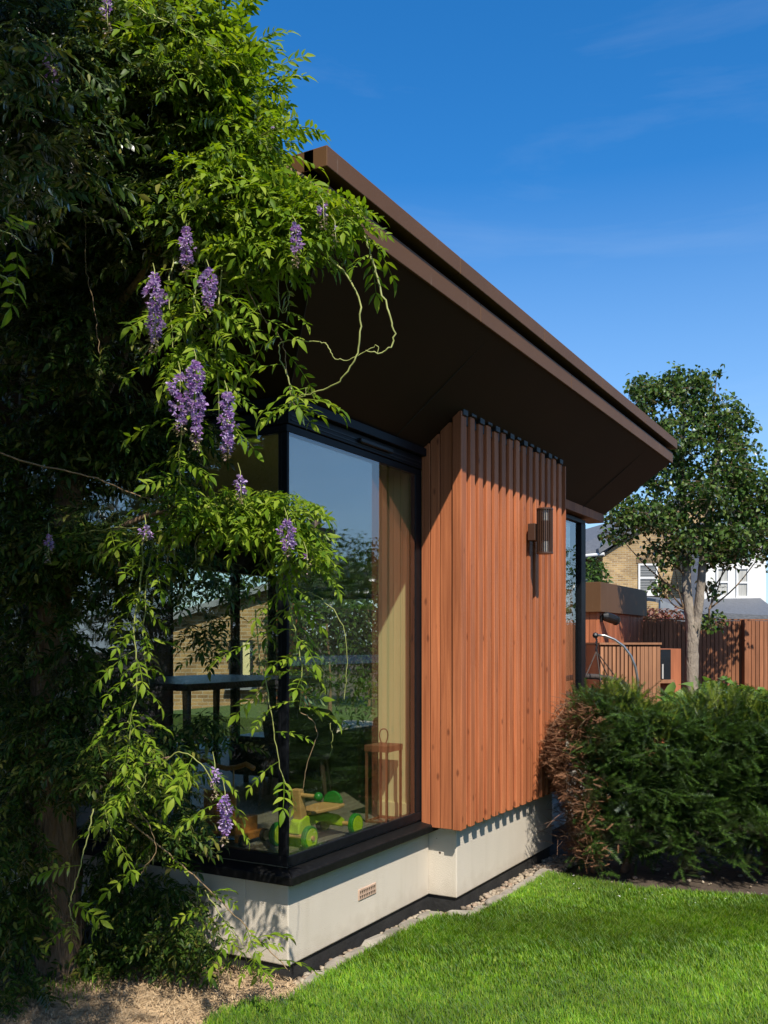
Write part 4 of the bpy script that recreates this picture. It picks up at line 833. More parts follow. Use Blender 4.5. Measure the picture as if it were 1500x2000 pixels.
# leaf masses: centre (u, v, depth), half sizes (px, px, m), count, hanging
masses = [
    (90, 120, 3.5, 200, 230, .55, 1000), (300, 110, 3.45, 130, 150, .4, 600), (400, 120, 3.42, 70, 110, .3, 240), (440, 235, 3.4, 70, 75, .25, 190), (470, 310, 3.3, 60, 60, .2, 150), (515, 375, 3.18, 50, 35, .12, 90),
    (420, 400, 3.25, 110, 80, .22, 260), (520, 450, 3.12, 80, 60, .12, 75), (600, 420, 3.08, 40, 35, .08, 30),
    (270, 400, 3.6, 130, 130, .3, 420), (80, 480, 3.8, 160, 200, .35, 620), (230, 700, 4.0, 150, 240, .25, 520), (60, 850, 4.1, 130, 230, .3, 480), (330, 830, 4.05, 90, 130, .12, 90),
    (60, 1080, 4.0, 110, 80, .25, 260), (200, 1040, 3.75, 110, 55, .2, 150), (60, 1300, 4.3, 110, 180, .2, 300), (90, 1260, 4.0, 110, 260, .12, 190), (250, 1500, 3.85, 130, 90, .15, 150), (320, 1610, 4.0, 90, 50, .1, 60), (40, 1700, 4.0, 60, 180, .12, 90), (450, 1000, 3.35, 120, 50, .12, 120), (560, 1010, 3.28, 45, 55, .08, 55), (600, 1085, 3.3, 25, 35, .06, 18), (390, 640, 3.2, 75, 90, .08, 40), (170, 640, 3.65, 120, 130, .14, 200), (110, 1450, 4.05, 90, 120, .1, 110), (20, 1580, 4.35, 60, 150, .2, 160), (210, 1400, 4.25, 60, 140, .15, 130),
    (300, 1580, 4.22, 110, 90, .12, 80), (15, 1800, 4.1, 45, 100, .15, 90), (300, 1780, 4.28, 100, 85, .08, 150), (215, 1720, 4.4, 55, 90, .06, 70), (370, 1830, 4.15, 55, 45, .06, 45), (200, 1850, 4.35, 50, 45, .06, 40), (200, 1895, 4.3, 70, 18, .1, 22), (30, 1930, 3.95, 50, 25, .15, 30),
    (50, 230, 2.95, 170, 230, .4, 240), (300, 110, 3.3, 140, 140, .3, 150), (370, 310, 3.3, 110, 110, .2, 130), (200, 620, 3.95, 120, 160, .2, 300), (400, 1420, 4.05, 90, 40, .08, 36),
    (240, 1130, 4.05, 60, 90, .12, 70), (430, 1200, 4.12, 80, 90, .06, 34), (350, 1110, 3.95, 80, 55, .1, 60),
]
P_, D_ = [], []
def add_leaf(p, out=None, droop=None):
    a = rng.uniform(0, 6.283); d = np.array([math.cos(a), math.sin(a), 0.0])
    d = d + np.array([-.45, -.30, 0]) * (1.0 if out is None else out)      # growing out of the wall towards the light
    d /= np.linalg.norm(d) + 1e-6; d[2] = -(rng.uniform(-.25, .7) if droop is None else droop); P_.append(p); D_.append(d)
for (u, v, Y, ru, rv, rY, n) in masses:
    k = 0; tries = 0; n = int(n * 1.25)
    while k < n and tries < n * 4:
        tries += 1; q = rng.normal(0, 1, 3); q *= rng.uniform(.25, 1) ** .5 / np.linalg.norm(q)
        p = PX(u + q[0] * ru, v + q[1] * rv, Y + q[2] * rY)
        if inside_building(p) or p[2] < .03: continue
        add_leaf(np.array(p)); k += 1
# unseen crown added overhead and to the left to shade trunk and bed
for (X, Y, Z, rx, ry, rz, n) in ((-1.25, 2.5, 4.25, .5, .4, .4, 700), (-1.25, 2.0, 4.5, .5, .55, .4, 800), (-.85, 1.45, 4.0, .42, .7, .4, 800), (-1.4, 1.4, 3.7, .5, .6, .4, 500), (-.6, .85, 3.65, .38, .42, .3, 420), (-1.75, 2.75, 4.15, .75, .55, .5, 800), (-2.3, 3.0, 3.4, .6, .6, .8, 620), (-1.55, 3.3, 4.6, .7, .5, .5, 420), (-1.75, 2.95, 3.35, .42, .4, .4, 300), (-2.35, 3.3, 2.2, .5, .5, .7, 350)):
    for _ in range(n):
        q = rng.normal(0, 1, 3); q *= rng.uniform(.1, 1) ** .5 / np.linalg.norm(q); p = W(X + q[0] * rx, Y + q[1] * ry, Z + q[2] * rz); add_leaf(np.array(p))
# upright and outward shoots that fringe the crown against the sky
fringe = [((395, 60), (412, -15)), ((430, 110), (448, 45)), ((415, 130), (470, 95)), ((455, 150), (488, 90)), ((470, 190), (512, 150)), ((480, 230), (520, 185)), ((500, 270), (548, 250)), 
          ((380, 20), (380, -40)), ((350, 30), (345, -40)), ((600, 395), (660, 405)), ((620, 400), (690, 425)), ((560, 400), (640, 440)), ((540, 430), (620, 470)), ((490, 470), (560, 520)), ((450, 480), (500, 560)), ((500, 430), (570, 480))]
sh_ = MB()
for (u0, v0), (u1, v1) in fringe:
    Y0 = 3.3 if u0 < 500 else 3.12
    q0, q1 = np.array(PX(u0, v0, Y0)), np.array(PX(u1, v1, Y0 - .08)); dv = (q1 - q0) / np.linalg.norm(q1 - q0); sh_.tube([Vector(q0), Vector(q0 + (q1 - q0) * .55) + Vector((0, 0, .006)), Vector(q1)], [.004, .003, .0015], 5, cap=False)
    for k in range(11):
        pp = q0 + (q1 - q0) * (k + .5) / 11; a = k * 2.4; P_.append(pp); dd = dv * rng.uniform(.5, 1.1) + np.array([math.cos(a), math.sin(a), 0]) * .7 + np.array([0, 0, rng.uniform(-.2, .6)]); D_.append(dd)
sh_.build('fringe_shoots', 'twig', WS, kind='stuff')
P_, D_ = np.array(P_), np.array(D_); N = len(P_)
rot = frames(D_, np.tile([0, 0, 1.0], (N, 1)) + rng.normal(0, .45, (N, 3))); sca = rng.uniform(.5, 1.0, N); var = rng.integers(0, 5, N)
CC = np.array([CAMC(p) for p in P_]); uu = CU + F * CC[:, 0] / CC[:, 1]; lit_young = (uu + rng.normal(0, 60, N) > 350) & (CC[:, 1] < 3.5 + rng.normal(0, .08, N))  # right and front leaves get the sunlit colour, the rest the shaded one
for sel, nm, mm_ in ((~lit_young, 'foliage', 'leaf'), (lit_young, 'sunlit_foliage', 'leaf_hero')):
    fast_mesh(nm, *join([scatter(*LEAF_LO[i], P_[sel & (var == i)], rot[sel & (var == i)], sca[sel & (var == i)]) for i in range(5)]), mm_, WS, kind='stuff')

def leaf_data(arr, nm):
    o = fast_mesh('leaf', arr[0], arr[1], nm); me = o.data; bpy.data.objects.remove(o); return me
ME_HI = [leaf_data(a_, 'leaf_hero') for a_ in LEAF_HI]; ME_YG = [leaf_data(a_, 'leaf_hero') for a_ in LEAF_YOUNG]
n_leaf = [0]
def hero(p, d, lit_young=False, s=1.0):
    if n_leaf[0] >= 296: return
    if inside_building(p): return
    n_leaf[0] += 1; d = np.array(d, float)[None]; up = np.array([[0, 0, 1.0]]) + rng.normal(0, .35, (1, 3)); m_ = frames(d, up)[0]
    inst('leaf', random.choice(ME_YG if lit_young else ME_HI), WS, p, Matrix(m_.tolist()), s)
# hanging shoots: (path of (u, v, depth)), radius, leaves, young, material
shoots = [
    ([(390, 420, 3.2), (385, 520, 3.1), (378, 620, 3.08), (365, 720, 3.1), (352, 860, 3.15), (352, 930, 3.2), (375, 995, 3.3)], .006, 36, False, 'twig'),
    ([(440, 470, 3.15), (430, 560, 3.1), (420, 650, 3.1), (425, 740, 3.12), (430, 820, 3.12)], .005, 24, False, 'twig'),
    ([(340, 500, 3.15), (330, 560, 3.1), (335, 640, 3.1), (340, 700, 3.1)], .004, 8, False, 'twig'),
    ([(0, 885, 3.4), (90, 912, 3.38), (190, 935, 3.38), (290, 975, 3.35), (375, 1000, 3.3)], .005, 0, False, 'stem_brown'),
    ([(375, 1000, 3.3), (300, 1028, 3.4), (200, 1035, 3.55), (100, 1060, 3.7)], .005, 12, True, 'twig'),
    ([(375, 1000, 3.3), (450, 985, 3.3), (520, 1000, 3.3), (580, 1010, 3.3)], .005, 30, True, 'twig'),
    ([(280, 1040, 3.4), (275, 1140, 3.38), (262, 1220, 3.36), (268, 1320, 3.36), (255, 1410, 3.38), (250, 1480, 3.4)], .005, 28, True, 'twig'),
    ([(300, 1050, 3.42), (285, 1160, 3.4), (280, 1260, 3.4), (293, 1340, 3.4)], .004, 12, True, 'twig'),
    ([(500, 1060, 3.35), (530, 1110, 3.35), (560, 1160, 3.38), (575, 1230, 3.4), (590, 1310, 3.4), (585, 1390, 3.42)], .005, 24, True, 'twig'),
    ([(500, 1190, 3.45), (505, 1270, 3.45), (520, 1340, 3.45), (535, 1430, 3.45), (550, 1510, 3.45), (568, 1545, 3.45)], .004, 9, True, 'twig'),
    ([(310, 1500, 3.5), (350, 1470, 3.45), (400, 1500, 3.4), (425, 1560, 3.4), (440, 1600, 3.4)], .004, 12, False, 'twig'),
    ([(250, 1410, 3.38), (280, 1450, 3.4), (300, 1490, 3.45), (260, 1540, 3.5), (200, 1560, 3.6)], .004, 14, False, 'twig'),
    ([(180, 1580, 3.5), (170, 1640, 3.45), (155, 1700, 3.42), (137, 1760, 3.42), (140, 1795, 3.42), (147, 1805, 3.42), (135, 1812, 3.42)], .004, 5, False, 'twig'),
    ([(205, 1580, 3.5), (215, 1620, 3.5), (230, 1655, 3.5)], .0035, 4, False, 'twig'),
    ([(260, 1570, 3.55), (290, 1610, 3.55), (305, 1660, 3.55), (285, 1690, 3.55), (275, 1708, 3.55)], .003, 2, True, 'stem_brown'),
    ([(250, 1600, 3.7), (330, 1670, 3.75), (400, 1730, 3.78), (470, 1800, 3.8), (530, 1860, 3.78), (565, 1895, 3.74)], .005, 12, True, 'stem_brown'),
    ([(400, 1740, 3.8), (440, 1800, 3.78), (480, 1850, 3.75), (500, 1890, 3.75)], .004, 9, False, 'twig'),
    ([(640, 380, 3.1), (690, 410, 3.06), (715, 470, 3.02), (725, 500, 3.01)], .0055, 10, True, 'twig'),
    ([(725, 500, 3.01), (735, 540, 3.0), (760, 610, 2.98), (770, 660, 2.98), (750, 688, 2.98), (715, 685, 2.98)], .0055, 0, False, 'twig'),
    ([(560, 400, 3.1), (610, 470, 3.06), (670, 530, 3.02), (702, 590, 3.0), (702, 660, 3.0), (690, 710, 3.0), (655, 750, 3.02), (605, 768, 3.05), (575, 775, 3.08)], .0055, 0, False, 'twig'),
    ([(575, 775, 3.08), (560, 730, 3.08), (545, 690, 3.08), (555, 665, 3.08), (620, 668, 3.04), (640, 675, 3.03), (655, 700, 3.03), (690, 700, 3.02), (735, 675, 3.0), (738, 690, 3.0)], .0038, 0, False, 'twig'),
    ([(470, 520, 3.12), (500, 600, 3.1), (530, 640, 3.1), (552, 670, 3.1), (560, 720, 3.1), (570, 775, 3.1), (580, 800, 3.12)], .0035, 10, True, 'stem_brown'),
    ([(535, 420, 3.1), (540, 500, 3.1), (545, 590, 3.1), (555, 610, 3.1), (565, 580, 3.1), (555, 545, 3.1)], .0035, 4, True, 'twig'),
    ([(480, 520, 3.1), (500, 545, 3.08), (540, 540, 3.08), (570, 505, 3.08), (580, 450, 3.08)], .004, 4, True, 'twig'),
    ([(560, 790, 3.15), (590, 775, 3.12), (600, 755, 3.12)], .003, 7, True, 'twig'),
    ([(145, 300, 3.3), (155, 370, 3.3), (165, 430, 3.3), (168, 520, 3.3), (180, 580, 3.3), (190, 640, 3.3), (194, 692, 3.3)], .003, 0, False, 'stem_brown'),
    ([(200, 140, 3.2), (205, 220, 3.2), (198, 320, 3.2), (182, 400, 3.25), (165, 432, 3.3), (200, 434, 3.3)], .0035, 0, False, 'twig'),
    ([(270, 110, 3.1), (285, 160, 3.1), (297, 205, 3.1), (290, 240, 3.1), (287, 256, 3.1)], .003, 0, False, 'twig'),
    ([(255, 1480, 3.4), (245, 1500, 3.4), (250, 1535, 3.4), (268, 1548, 3.4), (285, 1520, 3.4), (272, 1480, 3.4), (255, 1470, 3.4)], .003, 2, False, 'twig'),
    ([(610, 1160, 3.35), (650, 1190, 3.33), (675, 1240, 3.33), (677, 1320, 3.33), (672, 1368, 3.33)], .0028, 0, False, 'twig'),
    ([(585, 1390, 3.42), (612, 1410, 3.42), (618, 1440, 3.42), (600, 1490, 3.42), (592, 1540, 3.42)], .0025, 0, False, 'stem_brown'),
    ([(645, 1412, 3.4), (648, 1440, 3.4), (646, 1475, 3.4)], .002, 0, False, 'twig'),
    ([(240, 0, 3.0), (300, 30, 3.0), (380, 70, 3.0), (440, 110, 3.1)], .005, 14, False, 'twig'),
    ([(-60, 430, 2.1), (10, 455, 2.1), (60, 490, 2.1)], .003, 5, False, 'twig'), ([(-60, 520, 2.1), (0, 540, 2.1), (40, 560, 2.1)], .003, 5, False, 'twig'),
]
for path, r_, nl, lit_young, m_ in shoots:
    P = spline([PX(*p) for p in path], 6); wob = [p + Vector(rng.normal(0, .0022, 3)) for p in P]
    MB().tube(wob, [r_ * .68 * (1 - .45 * i / len(P)) for i in range(len(P))], 6).build('shoot', m_, WS, smooth=True)
    for k in range(nl):
        i = min(int((k + .6) / nl * (len(P) - 1)), len(P) - 2); p = P[i]; a = k * 2.4 + rng.uniform(-.4, .4)
        d = np.array([math.cos(a), math.sin(a), 0.0]) + np.array([-.25, -.15, 0]); d[2] = -rng.uniform(-.2, .6); hero(np.array(p), d, lit_young, rng.uniform(.6, 1.1) * (1.0 if not lit_young else 1.15))
# flower clusters
def raceme(u, v0, v1, w, Y, full=1.0, seed=0, name='flower_cluster'):
    r_ = np.random.default_rng(seed); Y = Y - .2; top = np.array(PX(u, v0, Y)); L = (v1 - v0) / F * Y; Wd = w / F * Y / 2 * .85
    mb = MB(); mb.tube([Vector(top) + Vector((.03, .035, .05)), Vector(top) + Vector((.004, .004, .015)), Vector(top) - Vector((.004, .003, L * .5)), Vector(top) - Vector((-.003, .003, L))], [.0014, .0014, .0014, .0008], 5)
    V0 = np.array([tuple(p) for p in mb.v]); T0 = []
    for f in mb.f:
        for k in range(1, len(f) - 1): T0.append((f[0], f[k], f[k + 1]))
    parts = [(V0, np.array(T0))]; mi = [2] * len(T0)
    pet, pt_ = leaflet(.0125, .0135, False, fold=.8, curl=-.5); keel, kt = leaflet(.012, .0055, False, fold=-.9, curl=.6)
    budv, budt = leaflet(.009, .005, False, fold=.8, curl=.2)
    nfl = int(L / .00105 * full)
    for i in range(nfl):
        s = (i + r_.uniform()) / nfl; a = r_.uniform(0, 6.283)
        prof = Wd * (math.sin(min(1, s / .25) * 1.57)) * (1 - max(0, s - .3) / .7 * .75); rr = prof * r_.uniform(.35, 1.12) * (.8 + .35 * math.sin(s * 17 + seed)); ax = top - np.array([.002 * math.sin(s * 9), 0, L * s])
        p = ax + np.array([math.cos(a) * rr, math.sin(a) * rr, -.2 * rr]); d = np.array([[math.cos(a), math.sin(a), r_.uniform(-.7, .4)]])
        rt = frames(d, np.array([[0, 0, 1.0]]) + r_.normal(0, .4, (1, 3))); sc_ = np.array([r_.uniform(.8, 1.2)])
        if s < .78 * full + .1 * r_.uniform():
            v, t = scatter(pet, pt_, p[None], rt, sc_); parts.append((v, t)); mi += [0] * len(t)
            v, t = scatter(keel, kt, p[None], rt, sc_); parts.append((v, t)); mi += [0] * len(t)
        else: v, t = scatter(budv, budt, p[None], rt, sc_ * 1.2); parts.append((v, t)); mi += [1] * len(t)
    fast_mesh(name, *join(parts), ['petal', 'bud', 'twig'], WS, midx=mi)
for k, q in enumerate(((302, 535, 690, 44, 3.08, 1), (408, 528, 610, 34, 3.06, 1), (352, 730, 850, 52, 3.06, 1), (383, 705, 880, 36, 3.04, 1), (444, 768, 898, 38, 3.06, 1), (364, 445, 535, 30, 3.15, .9),
                       (562, 1018, 1085, 34, 3.25, 1), (440, 1555, 1648, 26, 3.38, 1), (420, 1500, 1560, 18, 3.4, .5), (102, 105, 195, 30, 3.1, .9), (578, 440, 525, 22, 3.05, .7), (210, 0, 75, 26, 3.0, .35),
                       (632, 400, 450, 16, 3.04, .4), (470, 930, 985, 20, 3.2, .7), (285, 1030, 1058, 22, 3.3, .7), (508, 195, 240, 13, 3.35, .12), (528, 245, 272, 12, 3.3, .12), (600, 1085, 1120, 16, 3.3, .15), (655, 440, 482, 12, 3.05, .12), (95, 1045, 1100, 18, 3.5, .5))): raceme(*q, seed=k + 3)

# ---- garden tree
TREE = thing('garden_tree', 'broadleaf garden tree with forked pale trunk behind the hedge', 'tree', W(X_(1350, 12.4), 12.4, 0))
YT = 12.4
tk = MB(); 
def tpath(*pts): return [PX(u, v, Y) for u, v, Y in pts]
trunk(tpath((1351, 1480, YT), (1351, 1400, YT), (1351, 1300, YT), (1352, 1245, YT), (1349, 1215, YT), (1342, 1160, YT), (1340, 1090, YT + .05), (1335, 1000, YT + .1), (1330, 900, YT), (1338, 800, YT)), .100, .03, 'trunk', 'bark_tree', 3, 14, .04, TREE)
trunk(tpath((1354, 1250, YT), (1362, 1205, YT - .03), (1368, 1150, YT - .08), (1374, 1080, YT - .1), (1385, 1000, YT - .1), (1400, 900, YT), (1410, 840, YT)), .068, .03, 'trunk', 'bark_tree', 4, 12, .04, TREE)
lobes = [(1258, 772, 34, 42, 0, 60), (1300, 760, 30, 26, .1, 26), (1340, 760, 55, 45, 0, 110), (1405, 820, 55, 50, .1, 110), (1330, 845, 72, 50, -.1, 120), (1260, 850, 40, 40, .1, 60), (1450, 850, 22, 40, 0, 20), (1430, 900, 60, 50, -.1, 90), (1300, 925, 70, 45, .1, 100),
         (1390, 965, 75, 50, -.1, 140), (1465, 960, 50, 55, .05, 90), (1225, 1000, 42, 34, 0, 60), (1280, 1005, 65, 38, -.15, 95), (1365, 1055, 75, 48, 0, 150), (1450, 1040, 70, 48, -.1, 130), (1205, 1042, 28, 16, 0, 14), (1262, 1072, 24, 14, .1, 8),
         (1315, 1090, 36, 20, -.1, 16), (1420, 1082, 55, 24, 0, 45), (1290, 1145, 22, 16, 0, 9), (1392, 1150, 16, 16, 0, 6), (1492, 1075, 30, 28, 0, 24), (1525, 990, 55, 95, 0, 130), (1385, 1215, 26, 16, .1, 14), (1400, 730, 6, 10, 0, 2)]
lq, lt = leaflet(.060, .050, False, fold=.35, curl=.35)
TP, TD = [], []; br = MB()
for (u, v, ru, rv, dy, n) in lobes:
    c = Vector(PX(u, v, YT + dy)); stem = Vector(PX(1336 if u < 1365 else 1385, min(v + 120, 1190), YT)); mid = (c + stem) / 2 + Vector((0, 0, -.08))
    br.tube(spline([stem, mid, c], 4), [.014 - .0012 * i for i in range(9)], 5, cap=False)
    for _ in range(n):
        q = rng.normal(0, 1, 3); q *= rng.uniform(.1, 1) ** .45 / np.linalg.norm(q); tw = np.array(PX(u + q[0] * ru, v + q[1] * rv, YT + dy + q[2] * ru / F * YT))
        dd = rng.normal(0, 1, 3); dd /= np.linalg.norm(dd); dd[2] = abs(dd[2]) * .4; br.tube([Vector(tw - dd * .16), Vector(tw + dd * .12)], [.0028, .0015], 3, cap=False)
        for _ in range(rng.integers(8, 16)):
            TP.append(tw + dd * rng.uniform(-.15, .15) + rng.normal(0, .045, 3)); x = rng.normal(0, 1, 3); x[2] = -abs(x[2]) * .8; TD.append(x)
br.build('branches', 'bark', TREE, kind='stuff')
TP, TD = np.array(TP), np.array(TD); n = len(TP)
fast_mesh('crown', *scatter(lq, lt, TP, frames(TD, np.tile([0, 0, 1.0], (n, 1)) + rng.normal(0, .5, (n, 3))), rng.uniform(.7, 1.25, n)), 'tree_leaf', TREE, kind='stuff')

# ---- yew hedge
HG = thing('yew_hedge', 'dense dark yew hedge with browned dead end beside the timber box', 'hedge', W(2.2, 6.3, 0))
def spray(seed, n=13, L=.10):
    r_ = np.random.default_rng(seed); V = []; T = []
    for i in range(n):
        s = i / n; x = s * L; nl = .021 * (1 - .45 * s)
        for sd in (-1, 1):
            a = r_.uniform(.75, 1.2); k = len(V); dx, dy, dz = math.cos(a) * nl, sd * math.sin(a) * nl, r_.uniform(-.2, .3) * nl
            V += [(x - .0024, 0, -.06 * x), (x + .0030, 0, -.06 * x), (x + dx, dy, dz - .06 * x)]; T.append((k, k + 1, k + 2) if sd > 0 else (k, k + 2, k + 1))
    k = len(V); V += [(-.02, -.001, 0), (-.02, .001, 0), (L, 0, -.06 * L)]; T.append((k, k + 1, k + 2))
    return np.array(V), np.array(T)
SPR = [spray(i) for i in range(4)]
def hedge_pts(n, X0, X1, Yc, dep, top, bot=.05):
    P, D = [], []
    while len(P) < n:
        X = rng.uniform(X0, X1); t = rng.uniform(0, 1) ** .6; zt = top(X); z = bot + (zt - bot) * rng.uniform(0, 1) ** .8
        sgn = -1 if rng.uniform() < .72 else 1
        bulge = dep * (.78 + .22 * math.sin(min(1, (z - bot) / .4) * 1.57)) * (1 - .35 * max(0, (z - zt + .3) / .3)); bump = .09 * math.sin(X * 11 + z * 9) * math.sin(z * 14 - X * 5) + .05 * math.sin(X * 27 - z * 19)
        yo = sgn * (bulge * t + bump); 
        if z < .26 and rng.uniform() > (z + .02) / .26: continue
        P.append(W(X, Yc + yo, z)); dcam = (rng.normal(0, .6), sgn * .8 + rng.normal(0, .4), .35 + rng.normal(0, .45)); w0 = W(0, 0, 0); w1 = W(dcam[0], dcam[1], 0); D.append((w1[0] - w0[0], w1[1] - w0[1], dcam[2]))
    return np.array(P), np.array(D)
htop = lambda X: 1.08 + .045 * math.sin(X * 6.3) + .13 * math.exp(-((X - 1.58) / .13) ** 2) - .06 * math.exp(-((X - 1.92) / .15) ** 2)
def hedge_mesh(name, P, D, m, s0=.8, s1=1.35):
    n = len(P); var = rng.integers(0, 4, n); ro_ = frames(D, np.tile([0, 0, 1.0], (n, 1)) + rng.normal(0, .5, (n, 3))); s = rng.uniform(s0, s1, n)
    return fast_mesh(name, *join([scatter(*SPR[i], P[var == i], ro_[var == i], s[var == i]) for i in range(4)]), m, HG, kind='stuff')
Pc, Dc = hedge_pts(1500, 1.30, 4.2, 6.35, .42, htop); P, D = [], []
for p, d in zip(Pc, Dc):                                  # each branchlet carries a fan of sprays
    d = d / np.linalg.norm(d); d[2] = d[2] * .5 + .05
    for k in range(19):
        q = d + rng.normal(0, .38, 3); P.append(p + d * rng.uniform(-.05, .13) + rng.normal(0, .035, 3) * np.array([1, 1, .6])); D.append(q)
hedge_mesh('foliage', np.array(P), np.array(D), 'yew', .9, 1.5)
P, D = hedge_pts(7000, 1.34, 4.2, 6.35, .26, htop); hedge_mesh('inner_foliage', P, D, 'yew', 1.1, 1.7)
P, D = [], []
while len(P) < 2600:
    X = rng.uniform(1.5, 4.2); y = rng.uniform(-.40, .3); P.append(W(X, 6.35 + y, htop(X) + rng.uniform(-.16, .05) - .25 * y * y)); D.append((rng.normal(0, .5), rng.normal(0, .5), 1.0))
hedge_mesh('new_growth', np.array(P), np.array(D), 'yew_new', .7, 1.15)
P, D = [], []
while len(P) < 5200:
    z = rng.uniform(.1, 1.1); lim = 1.14 + .1 * math.sin(z * 6) + (.22 * max(0, z - .75)); X = lim + rng.gamma(1.6, .085)
    if X > 1.42: continue
    P.append(W(X, 6.25 + rng.normal(0, .2), z)); w0 = W(0, 0, 0); w1 = W(-.7 + rng.normal(0, .5), -.6 + rng.normal(0, .5), 0); D.append((w1[0] - w0[0], w1[1] - w0[1], .2 + rng.normal(0, .4)))
hedge_mesh('dead_foliage', np.array(P), np.array(D), 'yew_dead', .35, .7)
for i, X in enumerate((1.42, 1.62, 2.02, 2.55, 3.1, 3.7)):
    trunk([W(X, 6.35, -.05), W(X + .03, 6.33, .18), W(X - .05, 6.3, .5), W(X, 6.3, 1.0)], .03, .008, 'stem', 'dead_twig', i, 7, .1, HG)
tw = MB()
for _ in range(260):
    dead = rng.uniform() < .55; X = rng.uniform(1.14, 1.45) if dead else rng.uniform(1.5, 4.0); z = rng.uniform(.08, 1.15) if dead else rng.uniform(.08, .4)
    p = Vector(W(X, 6.3 + rng.normal(0, .15), z)); d = Vector(W(-.6 + rng.normal(0, .5), -.8 + rng.normal(0, .3), 0)) - Vector(W(0, 0, 0)); d.z = rng.normal(.1, .4); d.normalize(); L = rng.uniform(.1, .28)
    tw.tube([p, p + d * L * .5 + Vector((0, 0, .01)), p + d * L], [.0024, .0017, .0008], 4, cap=False)
tw.build('dead_twigs', 'dead_twig', HG, kind='stuff')
# stones and litter under the hedge
sp_ = [W(rng.uniform(1.2, 3.2), rng.uniform(5.75, 6.8), -.04) for _ in range(60)]
pebbles('hedge_stones', sp_, 'loose stones on the soil below the hedge')

# ---- leafy bushes made of single leaves
def bush(name, label, cat, blobs, m, ll, lw, loc, per=None, stems=True, kind_group=None):
    t = thing(name, label, cat, loc, kind_group); v, f = leaflet(ll, lw, False, fold=.3, curl=.35); P, D = [], []
    for (X, Y, Z, rx, ry, rz, n) in blobs:
        for _ in range(n):
            q = rng.normal(0, 1, 3); q *= rng.uniform(.15, 1) ** .45 / np.linalg.norm(q); P.append(W(X + q[0] * rx, Y + q[1] * ry, max(.02, Z + q[2] * rz))); x = rng.normal(0, 1, 3); x[2] = x[2] * .5 - .3; D.append(x)
    P, D = np.array(P), np.array(D); n = len(P); fast_mesh('foliage', *scatter(v, f, P, frames(D, np.tile([0, 0, 1.0], (n, 1)) + rng.normal(0, .4, (n, 3))), rng.uniform(.6, 1.3, n)), m, t, kind='stuff')
    if stems:
        for (X, Y, Z, rx, ry, rz, n) in blobs[:3]: MB().tube(spline([W(X, Y, -.05), W(X + .05, Y, Z * .5), W(X, Y, Z)], 4), [.03] * 4 + [.015] * 5, 6).build('stem', 'bark', t)
    return t
bush('large_leaf_shrub', 'pale green large-leaved shrub behind the hedge below the tree', 'shrub', [(2.86, 8.0, 1.02, .30, .25, .17, 190), (3.2, 8.1, .98, .25, .25, .16, 120), (2.45, 8.0, .98, .12, .2, .12, 40), (2.9, 8.0, .55, .5, .3, .4, 150)], 'big_leaf', .12, .10, W(2.9, 8, 0))
bush('red_shrub', 'red and cream leaved shrub above the fence', 'shrub', [(X_(1275, 16), 16, 1.95, .33, .3, .14, 420), (X_(1312, 16), 16, 1.93, .2, .25, .17, 180), (X_(1290, 16), 16, 1.2, .5, .4, .7, 400)], 'red_leaf', .07, .045, W(4.8, 16, 0))
bush('laurel_bush', 'bright green bush behind the shed roof', 'bush', [(X_(1160, 20), 20, 2.6, .35, .5, .75, 900), (X_(1150, 20), 20, 1.4, .6, .6, 1.2, 600)], 'bush_leaf', .12, .06, W(4.4, 20, 0))
bush('added_laurel_backdrop', 'dark laurel backdrop added between the wisteria and the house wall', 'laurel', [(-2.15, 5.35, 1.0, .5, .3, 1.0, 900), (-2.7, 5.1, 1.2, .5, .4, 1.2, 900), (-3.1, 4.8, 1.3, .5, .4, 1.3, 600), (-2.3, 5.3, 2.1, .5, .3, .6, 500)], 'yew', .09, .04, W(-2.5, 5.2, 0))  # added so the low gaps before the cream wall read dark
bush('added_laurel_hedge', 'unseen tall laurel hedge added left of the viewpoint to darken the glass', 'hedge', [(wx, wy, 1.9, .9, .9, 2.0, 1300) for wx, wy in ((-4.6, 3.2), (-5.3, 2.4), (-5.9, 1.6), (-4.2, 4.4), (-6.6, .8))], 'yew', .14, .07, W(-5.3, 2.4, 0))  # out of view, added so the left pane mirrors dark leaves
bush('added_shade_tree', 'unseen broadleaf tree added left of the viewpoint to block sky light', 'tree', [(-3.0, .6, 3.4, 1.1, 1.4, 1.7, 2600), (-2.2, -1.3, 3.7, 1.2, 1.0, 1.6, 2400), (-3.6, -.6, 5.2, 1.4, 1.6, 1.0, 1500), (-2.75, 2.0, 2.0, .75, .7, 1.3, 1300), (-3.4, 3.2, 3.0, .8, .8, 1.5, 1200)], 'bush_leaf', .15, .09, W(-3, .6, 0))  # out of view, added to cut sky light on the left wisteria
# far garden planting beyond the room and the planting mirrored in the window
bush('dark_shrubbery', 'dark shrubbery seen through the glass room', 'shrub', [(-1.35 + i * .3, 12.3 + .3 * (i % 2), 1.25 + .25 * (i % 3), .4, .35, .95, 650) for i in range(7)], 'yew', .09, .04, W(-.4, 12.3, 0))
bush('tall_laurel', 'tall dark laurel screen at the end of the back garden', 'laurel', [(-4.6 + i * .75, 23.2 + .5 * (i % 2), 2.4 + .8 * (i % 2), .8, .6, 2.4, 900) for i in range(7)], 'yew', .17, .09, W(-2.5, 23, 0))
bush('holm_oak', 'broad dark evergreen beyond the back lawn', 'tree', [(-1.5 + i * .6, 17.6 + .4 * (i % 2), 2.2 + .9 * (i % 2), .75, .6, 2.0, 900) for i in range(7)], 'yew', .15, .08, W(0, 17.6, 0))
def wl_(a, b_): da, db = a - CX, b_ - CY; return (SN * da - CS * db, CS * da + SN * db)
bl = []
